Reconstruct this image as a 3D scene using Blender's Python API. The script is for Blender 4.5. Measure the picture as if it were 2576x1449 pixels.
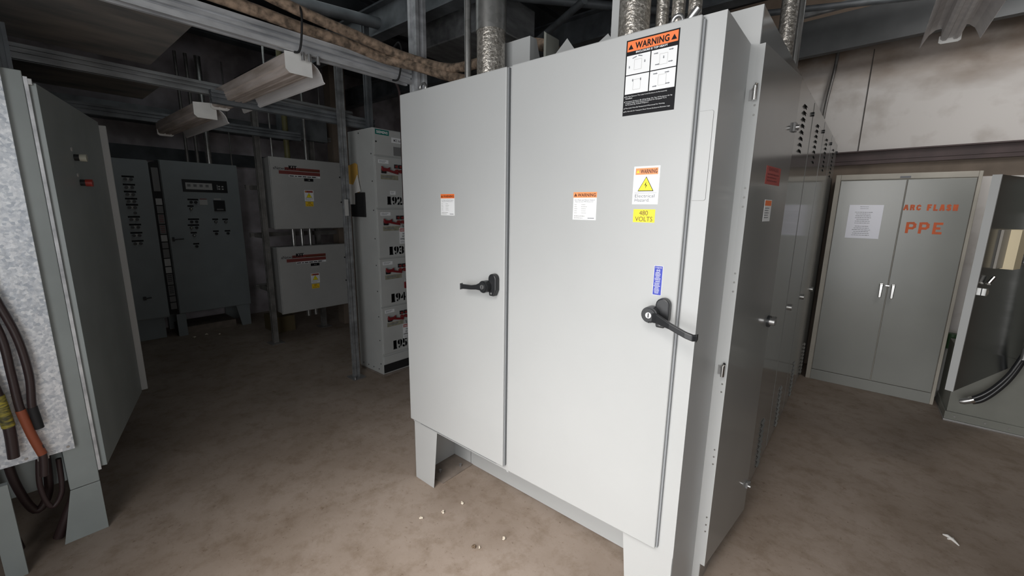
import bpy, bmesh, math, random
from mathutils import Vector, Matrix
random.seed(7)
for o in list(bpy.data.objects): bpy.data.objects.remove(o)
SC = bpy.context.scene
COL = SC.collection

# ------------------------------------------------------------------ camera
yaw, pitch, roll = 2.26103402, 0.188714012, 0.0139752022
fw = Vector((math.cos(yaw)*math.cos(pitch), math.sin(yaw)*math.cos(pitch), -math.sin(pitch)))
rt = fw.cross(Vector((0, 0, 1))).normalized(); up = rt.cross(fw)
R_ = math.cos(roll)*rt + math.sin(roll)*up
U_ = -math.sin(roll)*rt + math.cos(roll)*up
cam = bpy.data.cameras.new('camera'); camo = bpy.data.objects.new('camera', cam); COL.objects.link(camo)
M = Matrix(((R_.x, U_.x, -fw.x, 1.86191538), (R_.y, U_.y, -fw.y, -1.35530978), (R_.z, U_.z, -fw.z, 1.57964791), (0, 0, 0, 1)))
camo.matrix_world = M
cam.sensor_width = 36; cam.lens = 1042.88358/2576*36; cam.clip_start = .02
SC.camera = camo
# ------------------------------------------------------------------ world, light, exposure
SC.view_settings.view_transform = 'Standard'; SC.view_settings.look = 'None'
SC.view_settings.gamma = 1; SC.view_settings.use_curve_mapping = False
SC.view_settings.exposure = 0.0
W = bpy.data.worlds.new('world'); SC.world = W; W.use_nodes = True
W.node_tree.nodes['Background'].inputs[0].default_value = (.86, .93, 1, 1)
W.node_tree.nodes['Background'].inputs[1].default_value = 1.1
def area(name, loc, target, sx, sy, power, color, spread=180):
    l = bpy.data.lights.new(name, 'AREA'); l.shape = 'RECTANGLE'; l.size = sx; l.size_y = sy; l.energy = power; l.color = color; l.spread = math.radians(spread)
    o = bpy.data.objects.new(name, l); COL.objects.link(o); o.location = loc
    d = Vector(target)-Vector(loc); o.rotation_euler = d.to_track_quat('-Z', 'Y').to_euler(); return o
# daylight reaching the doorway from the bright yard outside, and spilling through the open doors
area('daylight_yard', (2.6, -16, 3.4), (1.9, 1, 1.2), 6.5, 4.5, 260, (1, .96, .91))
area('daylight_yard_wide', (-1.5, -14, 3.0), (1, 0, 1), 5, 4.5, 640, (1, .975, .95))
area('daylight_doorway', (1.5, -2.18, 1.3), (1.4, 1, 1.2), 2.0, 2.2, 27, (1, .98, .955))
area('daylight_door_head', (1.3, -2.1, 2.5), (.95, -.3, 0), 1.7, 1.1, 12.5, (1, .955, .91), 60)
area('side_fill', (4.2, -1.0, 2.0), (-1, -.5, 1.2), 1.2, 1.2, 8, (1, .96, .9))  # added fill for faces turned to the right wall, no known window
area('aisle_fill', (-2.2, .2, 3.25), (-2.2, .2, 0), 3.2, 1.2, 3.8, (.92, 1, 1))  # added fill over the dim aisle, no roof opening behind it
area('back_wall_fill', (2.9, 2.2, 3.5), (2.9, 3.9, 2.4), 1.2, 1.2, 38, (1, .975, .94))  # added fill to brighten the upper back wall, not a real skylight

# ------------------------------------------------------------------ materials
MATS = {}
def nt(name):
    m = bpy.data.materials.new(name); m.use_nodes = True; MATS[name] = m
    n = m.node_tree; b = n.nodes['Principled BSDF']; return m, n, b
def plain(name, col, rough=.5, metal=0, noise=0, scale=8, bump=0, col2=None, aniso=None, spec=.5, emit=0):
    m, n, b = nt(name)
    b.inputs['Base Color'].default_value = (*col, 1); b.inputs['Roughness'].default_value = rough
    b.inputs['Metallic'].default_value = metal; b.inputs['Specular IOR Level'].default_value = spec
    if noise or col2 or bump:
        tc = n.nodes.new('ShaderNodeTexCoord'); mp = n.nodes.new('ShaderNodeMapping')
        n.links.new(tc.outputs['Object'], mp.inputs[0])
        if aniso: mp.inputs['Scale'].default_value = aniso
        t = n.nodes.new('ShaderNodeTexNoise'); t.inputs['Scale'].default_value = scale; t.inputs['Detail'].default_value = 6
        n.links.new(mp.outputs[0], t.inputs['Vector'])
        if noise or col2:
            r = n.nodes.new('ShaderNodeValToRGB'); c2 = col2 or tuple(c*(1-noise) for c in col)
            r.color_ramp.elements[0].position = .35; r.color_ramp.elements[1].position = .65
            r.color_ramp.elements[0].color = (*c2, 1); r.color_ramp.elements[1].color = (*col, 1)
            n.links.new(t.outputs['Fac'], r.inputs[0]); n.links.new(r.outputs[0], b.inputs['Base Color'])
        if bump:
            bp = n.nodes.new('ShaderNodeBump'); bp.inputs['Strength'].default_value = bump; bp.inputs['Distance'].default_value = .01
            n.links.new(t.outputs['Fac'], bp.inputs['Height']); n.links.new(bp.outputs[0], b.inputs['Normal'])
    return m
plain('paint', (.46, .47, .47), .38, noise=.03, scale=3)
plain('paint_row_shaded', (.22, .222, .215), .13, noise=.06, scale=2.5)  # row paint darkened, shade on the aisle faces put into the colour
plain('paint_row_lit', (.50, .51, .51), .4)  # same row paint lightened for the near edges that catch daylight
plain('paint_mcc', (.50, .51, .50), .45, noise=.06, scale=5)
plain('paint_kit', (.42, .42, .41), .45, noise=.08, scale=4)
plain('paint_dark', (.26, .29, .30), .42, noise=.1, scale=4)
plain('paint_left', (.30, .33, .325), .4, noise=.12, scale=5)
plain('paint_locker', (.32, .328, .31), .22, noise=.06, scale=2.5)
plain('locker_frame', (.48, .45, .39), .45, noise=.15, scale=6)
plain('panel_green', (.22, .225, .20), .5, noise=.12, scale=5)
plain('panel_black', (.02, .026, .028), .18, noise=.3, scale=3)
plain('gasket_shade', (.24, .25, .26), .7)
plain('shadow_gap', (.02, .02, .02), .8)
plain('white_sticker', (.85, .86, .87), .4)
plain('dim_sticker', (.45, .45, .44), .5)
plain('orange', (.93, .20, .045), .45); plain('orange_light', (.9, .33, .12), .45)
plain('stencil_orange', (.72, .13, .03), .6, col2=(.55, .12, .05), scale=40)
plain('yellow', (.95, .82, .02), .45); plain('amber', (.9, .60, .03), .45)
plain('ink', (.012, .012, .014), .6, spec=.15); plain('ink_grey', (.19, .20, .22), .6); plain('ink_brown', (.13, .035, .015), .5)
plain('blue', (.02, .04, .42), .4); plain('teal', (.0, .16, .13), .4)
plain('red', (.20, .018, .022), .45); plain('red_dark', (.22, .03, .03), .5); plain('red_decal', (.42, .07, .06), .5)
plain('tan_tape', (.33, .32, .24), .7, noise=.3, scale=30)
plain('black_plastic', (.02, .021, .023), .32); plain('black_matte', (.012, .012, .013), .7)
plain('grey_plastic', (.18, .18, .18), .35)
plain('chrome', (.75, .74, .72), .18, 1); plain('steel', (.5, .5, .5), .35, .9)
plain('manila', (.72, .42, .09), .7, noise=.2, scale=8); plain('paper', (.8, .78, .75), .6, noise=.06, scale=6)
plain('sleeve', (.70, .71, .80), .22)
plain('fixture_white', (.80, .78, .78), .45, noise=.12, scale=6, aniso=(.5, 3, 3))
plain('fixture_dusty', (.66, .58, .54), .6, col2=(.42, .35, .30), scale=5, aniso=(.6, 5, 5))
plain('fixture_plate', (.88, .88, .86), .4, noise=.05, scale=20)
plain('strut', (.72, .73, .75), .42, .35, col2=(.42, .43, .45), scale=5, aniso=(3, 1.0, 3))
plain('strut_mid', (.34, .35, .36), .45, .4, col2=(.2, .205, .21), scale=5, aniso=(3, 1, 3))
plain('strut_deep', (.11, .115, .12), .55, .2, noise=.35, scale=3)
plain('strut_dark', (.19, .205, .22), .5, .3, col2=(.10, .11, .12), scale=6)
plain('steel_dark', (.09, .10, .11), .6, .2, noise=.5, scale=4)
plain('cable', (.40, .29, .21), .9, col2=(.10, .075, .055), scale=26, bump=.5)
plain('rubber', (.035, .02, .02), .45); plain('rust_tape', (.28, .07, .03), .6); plain('yellow_tape', (.4, .33, .04), .6, col2=(.05, .05, .03), scale=30, aniso=(1, 1, 5))
plain('wall_dark', (.12, .105, .095), .85, col2=(.05, .045, .042), scale=2.2)
plain('ceiling_board', (.30, .27, .245), .85, col2=(.15, .155, .16), scale=2.5, aniso=(2.5, .8, 1))
plain('brown_steel', (.085, .055, .055), .55, noise=.3, scale=6)
plain('brown_panel', (.21, .165, .13), .7, noise=.3, scale=4)
plain('olive_pipe', (.13, .12, .05), .5); plain('pad', (.24, .2, .17), .9, noise=.3, scale=12)
plain('green_cap', (.04, .09, .04), .5); plain('brown_card', (.13, .1, .05), .8)
plain('cream', (.72, .62, .42), .45); plain('taupe', (.30, .28, .25), .5)
plain('debris_white', (.8, .76, .66), .8, col2=(.5, .4, .3), scale=60); plain('debris_brown', (.2, .14, .09), .9, noise=.4, scale=40)
plain('lens_red', (.35, .04, .03), .3); plain('lens_clear', (.5, .5, .42), .25)
plain('conduit_matte', (.28, .27, .26), .45, .5, noise=.4, scale=10)
# galvanised sheet with spangle
def galv(name, c1, c2, sc, metal, rough, bump=0.0):
    m, n, b = nt(name)
    tc = n.nodes.new('ShaderNodeTexCoord'); v = n.nodes.new('ShaderNodeTexVoronoi'); v.inputs['Scale'].default_value = sc
    no = n.nodes.new('ShaderNodeTexNoise'); no.inputs['Scale'].default_value = sc*.6; no.inputs['Detail'].default_value = 5
    mx = n.nodes.new('ShaderNodeMixRGB'); mx.inputs[0].default_value = .5
    n.links.new(tc.outputs['Object'], v.inputs['Vector']); n.links.new(tc.outputs['Object'], no.inputs['Vector'])
    n.links.new(v.outputs['Color'], mx.inputs[1]); n.links.new(no.outputs['Fac'], mx.inputs[2])
    r = n.nodes.new('ShaderNodeValToRGB'); r.color_ramp.elements[0].position = .3; r.color_ramp.elements[1].position = .72
    r.color_ramp.elements[0].color = (*c2, 1); r.color_ramp.elements[1].color = (*c1, 1)
    n.links.new(mx.outputs[0], r.inputs[0]); n.links.new(r.outputs[0], b.inputs['Base Color'])
    b.inputs['Metallic'].default_value = metal; b.inputs['Roughness'].default_value = rough
    if bump:
        bp = n.nodes.new('ShaderNodeBump'); bp.inputs['Strength'].default_value = bump; bp.inputs['Distance'].default_value = .004
        n.links.new(no.outputs['Fac'], bp.inputs['Height']); n.links.new(bp.outputs[0], b.inputs['Normal'])
galv('galvanised', (.90, .92, .95), (.52, .56, .62), 90, .35, .38, .35)
galv('conduit', (.56, .53, .49), (.26, .24, .21), 130, .7, .28, .9)
galv('conduit_plain', (.5, .5, .49), (.36, .36, .35), 40, .8, .3)
# concrete floor
def floor_mat():
    m, n, b = nt('floor_concrete'); L = n.links
    tc = n.nodes.new('ShaderNodeTexCoord')
    def noise(s, d=8, r=.6):
        t = n.nodes.new('ShaderNodeTexNoise'); t.inputs['Scale'].default_value = s; t.inputs['Detail'].default_value = d; t.inputs['Roughness'].default_value = r
        L.new(tc.outputs['Object'], t.inputs['Vector']); return t.outputs['Fac']
    def ramp(src, p0, p1, c0, c1):
        r = n.nodes.new('ShaderNodeValToRGB'); r.color_ramp.elements[0].position = p0; r.color_ramp.elements[1].position = p1
        r.color_ramp.elements[0].color = (*c0, 1); r.color_ramp.elements[1].color = (*c1, 1); L.new(src, r.inputs[0]); return r.outputs[0]
    base = ramp(noise(1.7), .35, .65, (.27, .212, .168), (.36, .295, .248))
    def mul(a, c, f=1, mode='MULTIPLY'):
        x = n.nodes.new('ShaderNodeMixRGB'); x.blend_type = mode; x.inputs[0].default_value = f; L.new(a, x.inputs[1]); L.new(c, x.inputs[2]); return x.outputs[0]
    c = mul(base, ramp(noise(9, 10, .7), .30, .52, (.72, .68, .62), (1, 1, 1)))
    c = mul(c, ramp(noise(38, 6, .7), .30, .40, (.55, .5, .45), (1, 1, 1)))
    c = mul(c, ramp(noise(4.3, 12, .75), .32, .38, (.6, .52, .44), (1, 1, 1)))
    L.new(c, b.inputs['Base Color']); b.inputs['Roughness'].default_value = .62
    bp = n.nodes.new('ShaderNodeBump'); bp.inputs['Strength'].default_value = .12; bp.inputs['Distance'].default_value = .01
    L.new(noise(22, 8), bp.inputs['Height']); L.new(bp.outputs[0], b.inputs['Normal'])
floor_mat()
# dirty whitewashed wall: grime patches towards the top, by world height
def wall_mat():
    m, n, b = nt('wall_white'); L = n.links
    tc = n.nodes.new('ShaderNodeTexCoord'); sx = n.nodes.new('ShaderNodeSeparateXYZ'); L.new(tc.outputs['Object'], sx.inputs[0])
    t = n.nodes.new('ShaderNodeTexNoise'); t.inputs['Scale'].default_value = 2.2; t.inputs['Detail'].default_value = 9
    mp = n.nodes.new('ShaderNodeMapping'); mp.inputs['Scale'].default_value = (.8, 1, 1.6); L.new(tc.outputs['Object'], mp.inputs[0]); L.new(mp.outputs[0], t.inputs['Vector'])
    a = n.nodes.new('ShaderNodeMath'); a.operation = 'MULTIPLY_ADD'; L.new(t.outputs['Fac'], a.inputs[0]); a.inputs[1].default_value = .9; L.new(sx.outputs['Z'], a.inputs[2])
    r = n.nodes.new('ShaderNodeValToRGB'); L.new(a.outputs[0], r.inputs[0])
    mr = n.nodes.new('ShaderNodeMapRange'); mr.inputs['From Min'].default_value = 3.12; mr.inputs['From Max'].default_value = 3.55; L.new(a.outputs[0], mr.inputs[0]); L.new(mr.outputs[0], r.inputs[0])
    r.color_ramp.elements[0].color = (.74, .71, .69, 1); r.color_ramp.elements[1].color = (.30, .23, .18, 1)
    t2 = n.nodes.new('ShaderNodeTexNoise'); t2.inputs['Scale'].default_value = 5; t2.inputs['Detail'].default_value = 8; L.new(tc.outputs['Object'], t2.inputs['Vector'])
    r2 = n.nodes.new('ShaderNodeValToRGB'); r2.color_ramp.elements[0].position = .3; r2.color_ramp.elements[1].position = .5
    r2.color_ramp.elements[0].color = (.8, .78, .76, 1); r2.color_ramp.elements[1].color = (1, 1, 1, 1); L.new(t2.outputs['Fac'], r2.inputs[0])
    x = n.nodes.new('ShaderNodeMixRGB'); x.blend_type = 'MULTIPLY'; x.inputs[0].default_value = 1; L.new(r.outputs[0], x.inputs[1]); L.new(r2.outputs[0], x.inputs[2])
    L.new(x.outputs[0], b.inputs['Base Color']); b.inputs['Roughness'].default_value = .8
wall_mat()
plain('kit_red', (.20, .045, .04), .5)
plain('wall_far', (.62, .58, .62), .85, col2=(.30, .27, .28), scale=3.0)

# ------------------------------------------------------------------ mesh builder
class Frame:
    """panel coordinates: u along the panel, v up, n out of its face"""
    def __init__(s, o, u, n): s.o = Vector(o); s.u = Vector(u).normalized(); s.n = Vector(n).normalized(); s.v = Vector((0, 0, 1))
    def p(s, u, v, n=0): return s.o + s.u*u + s.v*v + s.n*n
FY = lambda y: Frame((0, y, 0), (1, 0, 0), (0, -1, 0))      # faces -y
FX = lambda x: Frame((x, 0, 0), (0, 1, 0), (1, 0, 0))       # faces +x
FZ = lambda z: None
FONT_CACHE = {}
BOLD = {'WARNING', 'SIEMENS', 'DANGER', 'DO', 'NOT', 'OPERATE', 'KIT', 'ENCLOSURE IS TOP HEAVY', 'MCC 16-1C', '1', '2', '3', '4', '5', '9'}
def glyph_mesh(s, off=0.0):
    key = (s, off)
    if key not in FONT_CACHE:
        c = bpy.data.curves.new('t', 'FONT'); c.body = s; c.size = 1; c.resolution_u = 3; c.fill_mode = 'FRONT'; c.offset = off; c.space_character = 1+off*2.5
        o = bpy.data.objects.new('t', c); COL.objects.link(o); bpy.context.view_layer.update()
        me = bpy.data.meshes.new_from_object(o.evaluated_get(bpy.context.evaluated_depsgraph_get()))
        vs = [tuple(v.co) for v in me.vertices]; fs = [tuple(p.vertices) for p in me.polygons]
        bpy.data.objects.remove(o); bpy.data.curves.remove(c); bpy.data.meshes.remove(me)
        FONT_CACHE[key] = (vs, fs)
    return FONT_CACHE[key]
class MB:
    def __init__(s): s.v = []; s.f = []; s.m = []; s.mats = []; s.sm = []
    def mi(s, m):
        if m not in s.mats: s.mats.append(m)
        return s.mats.index(m)
    def add(s, vs, fs, m, smooth=False):
        b = len(s.v); s.v += [Vector(v) for v in vs]; k = s.mi(m)
        for f in fs: s.f.append(tuple(b+i for i in f)); s.m.append(k); s.sm.append(smooth)
        return s
    def hexa(s, c, m):   # 8 corners: bottom 4 ccw, top 4
        return s.add(c, [(3, 2, 1, 0), (4, 5, 6, 7), (0, 1, 5, 4), (1, 2, 6, 5), (2, 3, 7, 6), (3, 0, 4, 7)], m)
    def box(s, x0, x1, y0, y1, z0, z1, m):
        return s.hexa([(x0, y0, z0), (x1, y0, z0), (x1, y1, z0), (x0, y1, z0), (x0, y0, z1), (x1, y0, z1), (x1, y1, z1), (x0, y1, z1)], m)
    def fb(s, F, u0, u1, v0, v1, n0, n1, m, tilt=0):
        def q(u, v, n):
            if tilt:
                cu, cv = (u0+u1)/2, (v0+v1)/2; du, dv = u-cu, v-cv
                u, v = cu+du*math.cos(tilt)-dv*math.sin(tilt), cv+du*math.sin(tilt)+dv*math.cos(tilt)
            return F.p(u, v, n)
        return s.hexa([q(u0, v0, n0), q(u1, v0, n0), q(u1, v0, n1), q(u0, v0, n1), q(u0, v1, n0), q(u1, v1, n0), q(u1, v1, n1), q(u0, v1, n1)], m)
    def prism(s, F, pts, n0, n1, m):
        k = len(pts); vs = [F.p(u, v, n0) for u, v in pts]+[F.p(u, v, n1) for u, v in pts]
        return s.add(vs, [tuple(range(k-1, -1, -1)), tuple(range(k, 2*k))]+[(i, (i+1) % k, k+(i+1) % k, k+i) for i in range(k)], m)
    def sweep(s, prof, p0, p1, side, m, upv=(0, 0, 1)):   # profile (a,b) swept p0->p1 ; a along side, b along up
        p0, p1 = Vector(p0), Vector(p1); a = Vector(side).normalized(); b = Vector(upv).normalized(); k = len(prof)
        vs = [p0+a*x+b*y for x, y in prof]+[p1+a*x+b*y for x, y in prof]
        return s.add(vs, [tuple(range(k-1, -1, -1)), tuple(range(k, 2*k))]+[(i, (i+1) % k, k+(i+1) % k, k+i) for i in range(k)], m)
    def tube(s, path, r, m, seg=12, cap=True, flat=False):
        path = [Vector(p) for p in path]; rr = r if isinstance(r, (list, tuple)) else [r]*len(path); vs = []; prev = None
        for i, p in enumerate(path):
            d = (path[min(i+1, len(path)-1)]-path[max(i-1, 0)])
            d = d.normalized() if d.length > 1e-9 else Vector((0, 0, 1))
            if prev is None: a = d.orthogonal().normalized()
            else: a = (prev-d*prev.dot(d)).normalized()
            prev = a; b = d.cross(a)
            for k in range(seg):
                t = 2*math.pi*k/seg; vs.append(p+(a*math.cos(t)+b*math.sin(t))*rr[i])
        n = len(path); fs = [(i*seg+k, i*seg+(k+1) % seg, (i+1)*seg+(k+1) % seg, (i+1)*seg+k) for i in range(n-1) for k in range(seg)]
        s.add(vs, fs, m, not flat)
        if cap: s.add(vs[:seg], [tuple(range(seg-1, -1, -1))], m); s.add(vs[-seg:], [tuple(range(seg))], m)
        return s
    def cyl(s, F, u, v, n0, n1, r, m, seg=16, r2=None): return s.tube([F.p(u, v, n0), F.p(u, v, n1)], [r, r if r2 is None else r2], m, seg)
    def poly(s, F, pts, n, m): return s.add([F.p(u, v, n) for u, v in pts], [tuple(range(len(pts)))], m)
    def rect(s, F, u0, u1, v0, v1, n, m): return s.poly(F, [(u0, v0), (u1, v0), (u1, v1), (u0, v1)], n, m)
    def text(s, F, t, u0, u1, v0, v1, n, m, rot=0):
        vs, fs = glyph_mesh(t, .03 if t in BOLD else 0.0); xs = [v[0] for v in vs]; ys = [v[1] for v in vs]; a, b, c, d = min(xs), max(xs), min(ys), max(ys)
        return s.add([F.p(u0+(v[0]-a)/(b-a)*(u1-u0), v0+(v[1]-c)/(d-c)*(v1-v0), n) for v in vs], fs, m)
    def bold(s, F, t, u0, u1, v0, v1, n, m, k=.0):
        for q in (-k, 0, k): s.text(F, t, u0+q, u1+q, v0, v1, n+abs(q)*.01+q*.02, m)
        return s
    def lines(s, F, u0, u1, vs, h, n, m, seed=0, cx=False):
        r = random.Random(seed)
        for v in vs:
            w = (u1-u0)*r.uniform(.6, 1); a = (u0+u1-w)/2 if cx else u0
            x = a
            while x < a+w:
                l = min((u1-u0)*r.uniform(.06, .16), a+w-x); s.rect(F, x, x+l, v, v+h*r.uniform(.75, 1), n, m); x += l+(u1-u0)*.022
        return s
    def build(s, name, parent=None, bevel=0, label=None, loc=None):
        me = bpy.data.meshes.new(name); o = bpy.data.objects.new(name, me); COL.objects.link(o)
        base = Vector(loc) if loc is not None else (parent_world(parent) if parent else Vector((0, 0, 0)))
        me.from_pydata([v-base for v in s.v], [], s.f)
        for k in s.mats: me.materials.append(MATS[k])
        me.polygons.foreach_set('material_index', s.m); me.polygons.foreach_set('use_smooth', s.sm); me.update()
        if not all(True for _ in ()): pass
        if parent is not None: o.parent = parent
        else: o.location = base
        if bevel:
            md = o.modifiers.new('bevel', 'BEVEL'); md.width = bevel; md.segments = 2; md.limit_method = 'ANGLE'; md.angle_limit = .7
        if label: o['label'] = label
        return o
def parent_world(p):
    v = Vector((0, 0, 0))
    while p is not None: v += p.location; p = p.parent
    return v
def thing(name, label, cat, loc, group=None):
    o = bpy.data.objects.new(name, None); COL.objects.link(o); o.location = loc; o.empty_display_size = .05
    o['label'] = label; o['category'] = cat
    if group: o['group'] = group
    return o
def tag(o, label, cat, group=None):
    o['label'] = label; o['category'] = cat
    if group: o['group'] = group
    return o
def struct(o): o['kind'] = 'structure'; return o
def copy_tree(o, delta, parent=None):
    c = o.copy(); COL.objects.link(c)
    if parent is None: c.location = o.location + Vector(delta)
    else: c.parent = parent
    for ch in o.children: copy_tree(ch, delta, c)
    return c
def copy_part(o, delta):
    c = o.copy(); COL.objects.link(c); c.location = o.location + Vector(delta); return c
def arc(cx, cy, r, a0, a1, k=8): return [(cx+r*math.cos(math.radians(a0+(a1-a0)*i/k)), cy+r*math.sin(math.radians(a0+(a1-a0)*i/k))) for i in range(k+1)]
def smooth_path(pts, k=6):
    pts = [Vector(p) for p in pts]; out = []
    P = [pts[0]]+pts+[pts[-1]]
    for i in range(1, len(P)-2):
        a, b, c, d = P[i-1], P[i], P[i+1], P[i+2]
        for j in range(k):
            t = j/k; out.append(.5*((2*b)+(c-a)*t+(2*a-5*b+4*c-d)*t*t+(3*b-a-3*c+d)*t**3))
    out.append(pts[-1]); return out
# strut (slotted steel channel) profile, w wide, h tall, with lips and grooves
def strut_prof(w, h):
    g = .011 if w < .06 else .018; a = w/2
    return [(-a, 0), (-a*.45, 0), (-a*.45, g*1.6), (a*.45, g*1.6), (a*.45, 0), (a, 0), (a, h*.28), (a-g, h*.30), (a-g, h*.42), (a, h*.44), (a, h*.60), (a-g, h*.62), (a-g, h*.74), (a, h*.76), (a, h),
            (-a, h), (-a, h*.76), (-a+g, h*.74), (-a+g, h*.62), (-a, h*.60), (-a, h*.44), (-a+g, h*.42), (-a+g, h*.30), (-a, h*.28)]
def strut_post_prof(w, h):
    g = .010
    return [(-w/2, -h/2), (-w*.2, -h/2), (-w*.2, -h/2+g), (w*.2, -h/2+g), (w*.2, -h/2), (w/2, -h/2), (w/2, -h*.2), (w/2-g, -h*.2), (w/2-g, h*.2), (w/2, h*.2),
            (w/2, h/2), (w*.2, h/2), (w*.2, h/2-g), (-w*.2, h/2-g), (-w*.2, h/2), (-w/2, h/2), (-w/2, h*.2), (-w/2+g, h*.2), (-w/2+g, -h*.2), (-w/2, -h*.2)]

# ------------------------------------------------------------------ the room
struct(MB().box(-5.1, 4.4, -2.9, 4.1, -.1, 0, 'floor_concrete').build('floor'))
struct(MB().box(-5.1, 4.4, -3.2, 4.1, 3.7, 3.8, 'steel_dark').build('ceiling'))
w = MB().box(-4.9, 4.4, 3.9, 4.1, 2.1, 3.7, 'wall_white'); w.box(-4.9, 4.4, 3.9, 4.1, 0, 2.1, 'brown_panel')
# pale strip of plaster seen beside the storage cabinet
w.box(2.56, 3.2, 3.885, 3.9, .3, 1.9, 'wall_white')
struct(w.build('wall_back'))
b = MB().sweep([(-.012, 0), (-.012, .075), (0, .085), (0, 0)], (1.4, 3.89, 2.065), (4.2, 3.89, 2.065+.035), (0, 1, 0), 'brown_steel')
b.sweep([(-.05, 0), (-.05, .012), (0, .012), (0, 0)], (1.4, 3.89, 2.14), (4.2, 3.89, 2.175), (0, 1, 0), 'brown_steel')
b.sweep([(-.03, 0), (-.03, -.03), (0, -.03), (0, 0)], (1.4, 3.89, 2.06), (4.2, 3.89, 2.095), (0, 1, 0), 'brown_steel')
struct(b.build('trim_1'))
struct(MB().box(-5.1, -4.9, -3.2, 4.1, 0, 3.7, 'wall_far').build('wall_far'))
w = MB().box(-5.1, .3, -2.42, -2.3, 0, 3.7, 'wall_dark').box(2.7, 4.4, -2.42, -2.3, 0, 3.7, 'wall_dark').box(.3, 2.7, -2.42, -2.3, 2.75, 3.7, 'wall_dark')
struct(w.build('wall_front'))
struct(MB().box(4.3, 4.4, -2.3, -1.6, 0, 3.7, 'wall_dark').box(4.3, 4.4, -.4, 4.1, 0, 3.7, 'wall_dark').box(4.3, 4.4, -1.6, -.4, 0, 1.4, 'wall_dark').box(4.3, 4.4, -1.6, -.4, 2.6, 3.7, 'wall_dark').build('wall_right'))  # opening added to go with the side fill lamp
# purlin band on the far wall
struct(MB().box(-4.9, -4.86, -3, 3.9, 2.10, 2.26, 'steel_dark').build('trim_2'))
# vertical seams and pipe on the back wall
p = MB().tube(smooth_path([(1.50, 3.86, 3.3), (1.49, 3.86, 2.95), (1.46, 3.85, 2.6), (1.45, 3.85, 2.25)]), .014, 'conduit_matte')
tag(p.build('wall_conduit', loc=(1.45, 3.86, 2.2)), 'thin dark conduit running down the dirty white wall behind the row end', 'pipe')
s_ = MB().box(1.755, 1.762, 3.893, 3.9, 2.15, 3.05, 'wall_dark'); struct(s_.build('trim_3'))

# ------------------------------------------------------------------ overhead steel (structure of the roof)
def beam_i(x0, y0, x1, y1, z, h, w, m='steel_dark'):
    d = Vector((x1-x0, y1-y0, 0)).normalized(); sd = d.cross(Vector((0, 0, 1)))
    pr = [(-w/2, 0), (w/2, 0), (w/2, .015), (.008, .02), (.008, h-.02), (w/2, h-.015), (w/2, h), (-w/2, h), (-w/2, h-.015), (-.008, h-.02), (-.008, .02), (-w/2, .015)]
    return MB().sweep(pr, (x0, y0, z), (x1, y1, z), sd, m)
# big channel beam in front of the back wall (right)
b = MB().sweep([(-.01, 0), (-.01, .30), (.06, .30), (.06, .285), (.005, .285), (.005, .015), (.06, .015), (.06, 0)], (.6, 3.55, 2.97), (4.2, 3.55, 3.07), (0, 1, 0), 'strut_deep')
tag(b.build('roof_beam', loc=(2, 3.55, 2.9)), 'deep dark grey steel channel beam in front of the dirty white back wall', 'beam')
b = MB().sweep([(-.02, 0), (-.02, .045), (.02, .045), (.02, 0)], (1.25, 3.2, 3.20), (3.6, 3.2, 3.28), (0, 1, 0), 'strut_mid')
tag(b.build('lighting_rail', loc=(2, 3.2, 3.1)), 'light steel rail running above the deep dark beam at upper right', 'rail')
lab = ['dark roof joist furthest from the storage cabinet, above the far enclosures', 'dark roof joist above the narrow motor control column', 'dark roof joist crossing above the galvanised twin conduits', 'dark roof joist above the large grey two-door enclosure']
for i, x in enumerate((-3.6, -2.2, -.9, .5)):
    tag(beam_i(x, -2.5, x, 3.8, 3.3, .28, .14).build('roof_joist', loc=(x, .5, 3.3)), lab[i], 'beam', 'roof joists')
for i, (y, z) in enumerate(((.9, 3.0), (2.2, 3.05))):
    tag(beam_i(-4.8, y, 4.2, y, z, .24, .12, 'strut_dark').build('roof_purlin', loc=(0, y, z)), ['dark steel cross beam nearest above the two-door enclosure', 'dark steel cross beam deeper in behind the nearest one'][i], 'beam')
def cond(pts, r, m, label, name='conduit', cat='pipe', grp=None, seg=12, joints=()):
    mb = MB().tube(pts, r, m, seg)
    for q in joints: mb.tube([Vector(q)-Vector((0, 0, .035)), Vector(q)+Vector((0, 0, .035))], r*1.12, m, seg)
    return tag(mb.build(name, loc=pts[0]), label, cat, grp)
# diagonal braces overhead
bz = [((-1.9, -.2, 3.15), (-.9, 2.6, 3.05), .045, 'thick diagonal pipe high above the two brown cables'),
      ((-1.4, 2.2, 2.95), (.2, 1.4, 3.0), .025, 'thin diagonal brace left of the strut upright high overhead'),
      ((-.5, 1.0, 3.1), (.9, 2.6, 3.1), .03, 'diagonal brace crossing right of the strut upright'),
      ((.3, 1.6, 2.85), (2.4, 2.9, 3.0), .02, 'slim conduit high above the enclosure top at right')]
for p0, p1, r, l in bz: cond([p0, p1], r, 'strut_dark', l, 'roof_brace', 'brace')
# grey duct panel hanging between joists
tag(MB().box(-1.35, -.45, 1.15, 1.7, 2.92, 3.2, 'strut_mid').build('duct', bevel=.01, loc=(-.9, 1.4, 2.92)), 'grey sheet metal duct box hanging overhead left of the strut upright', 'duct')

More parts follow.
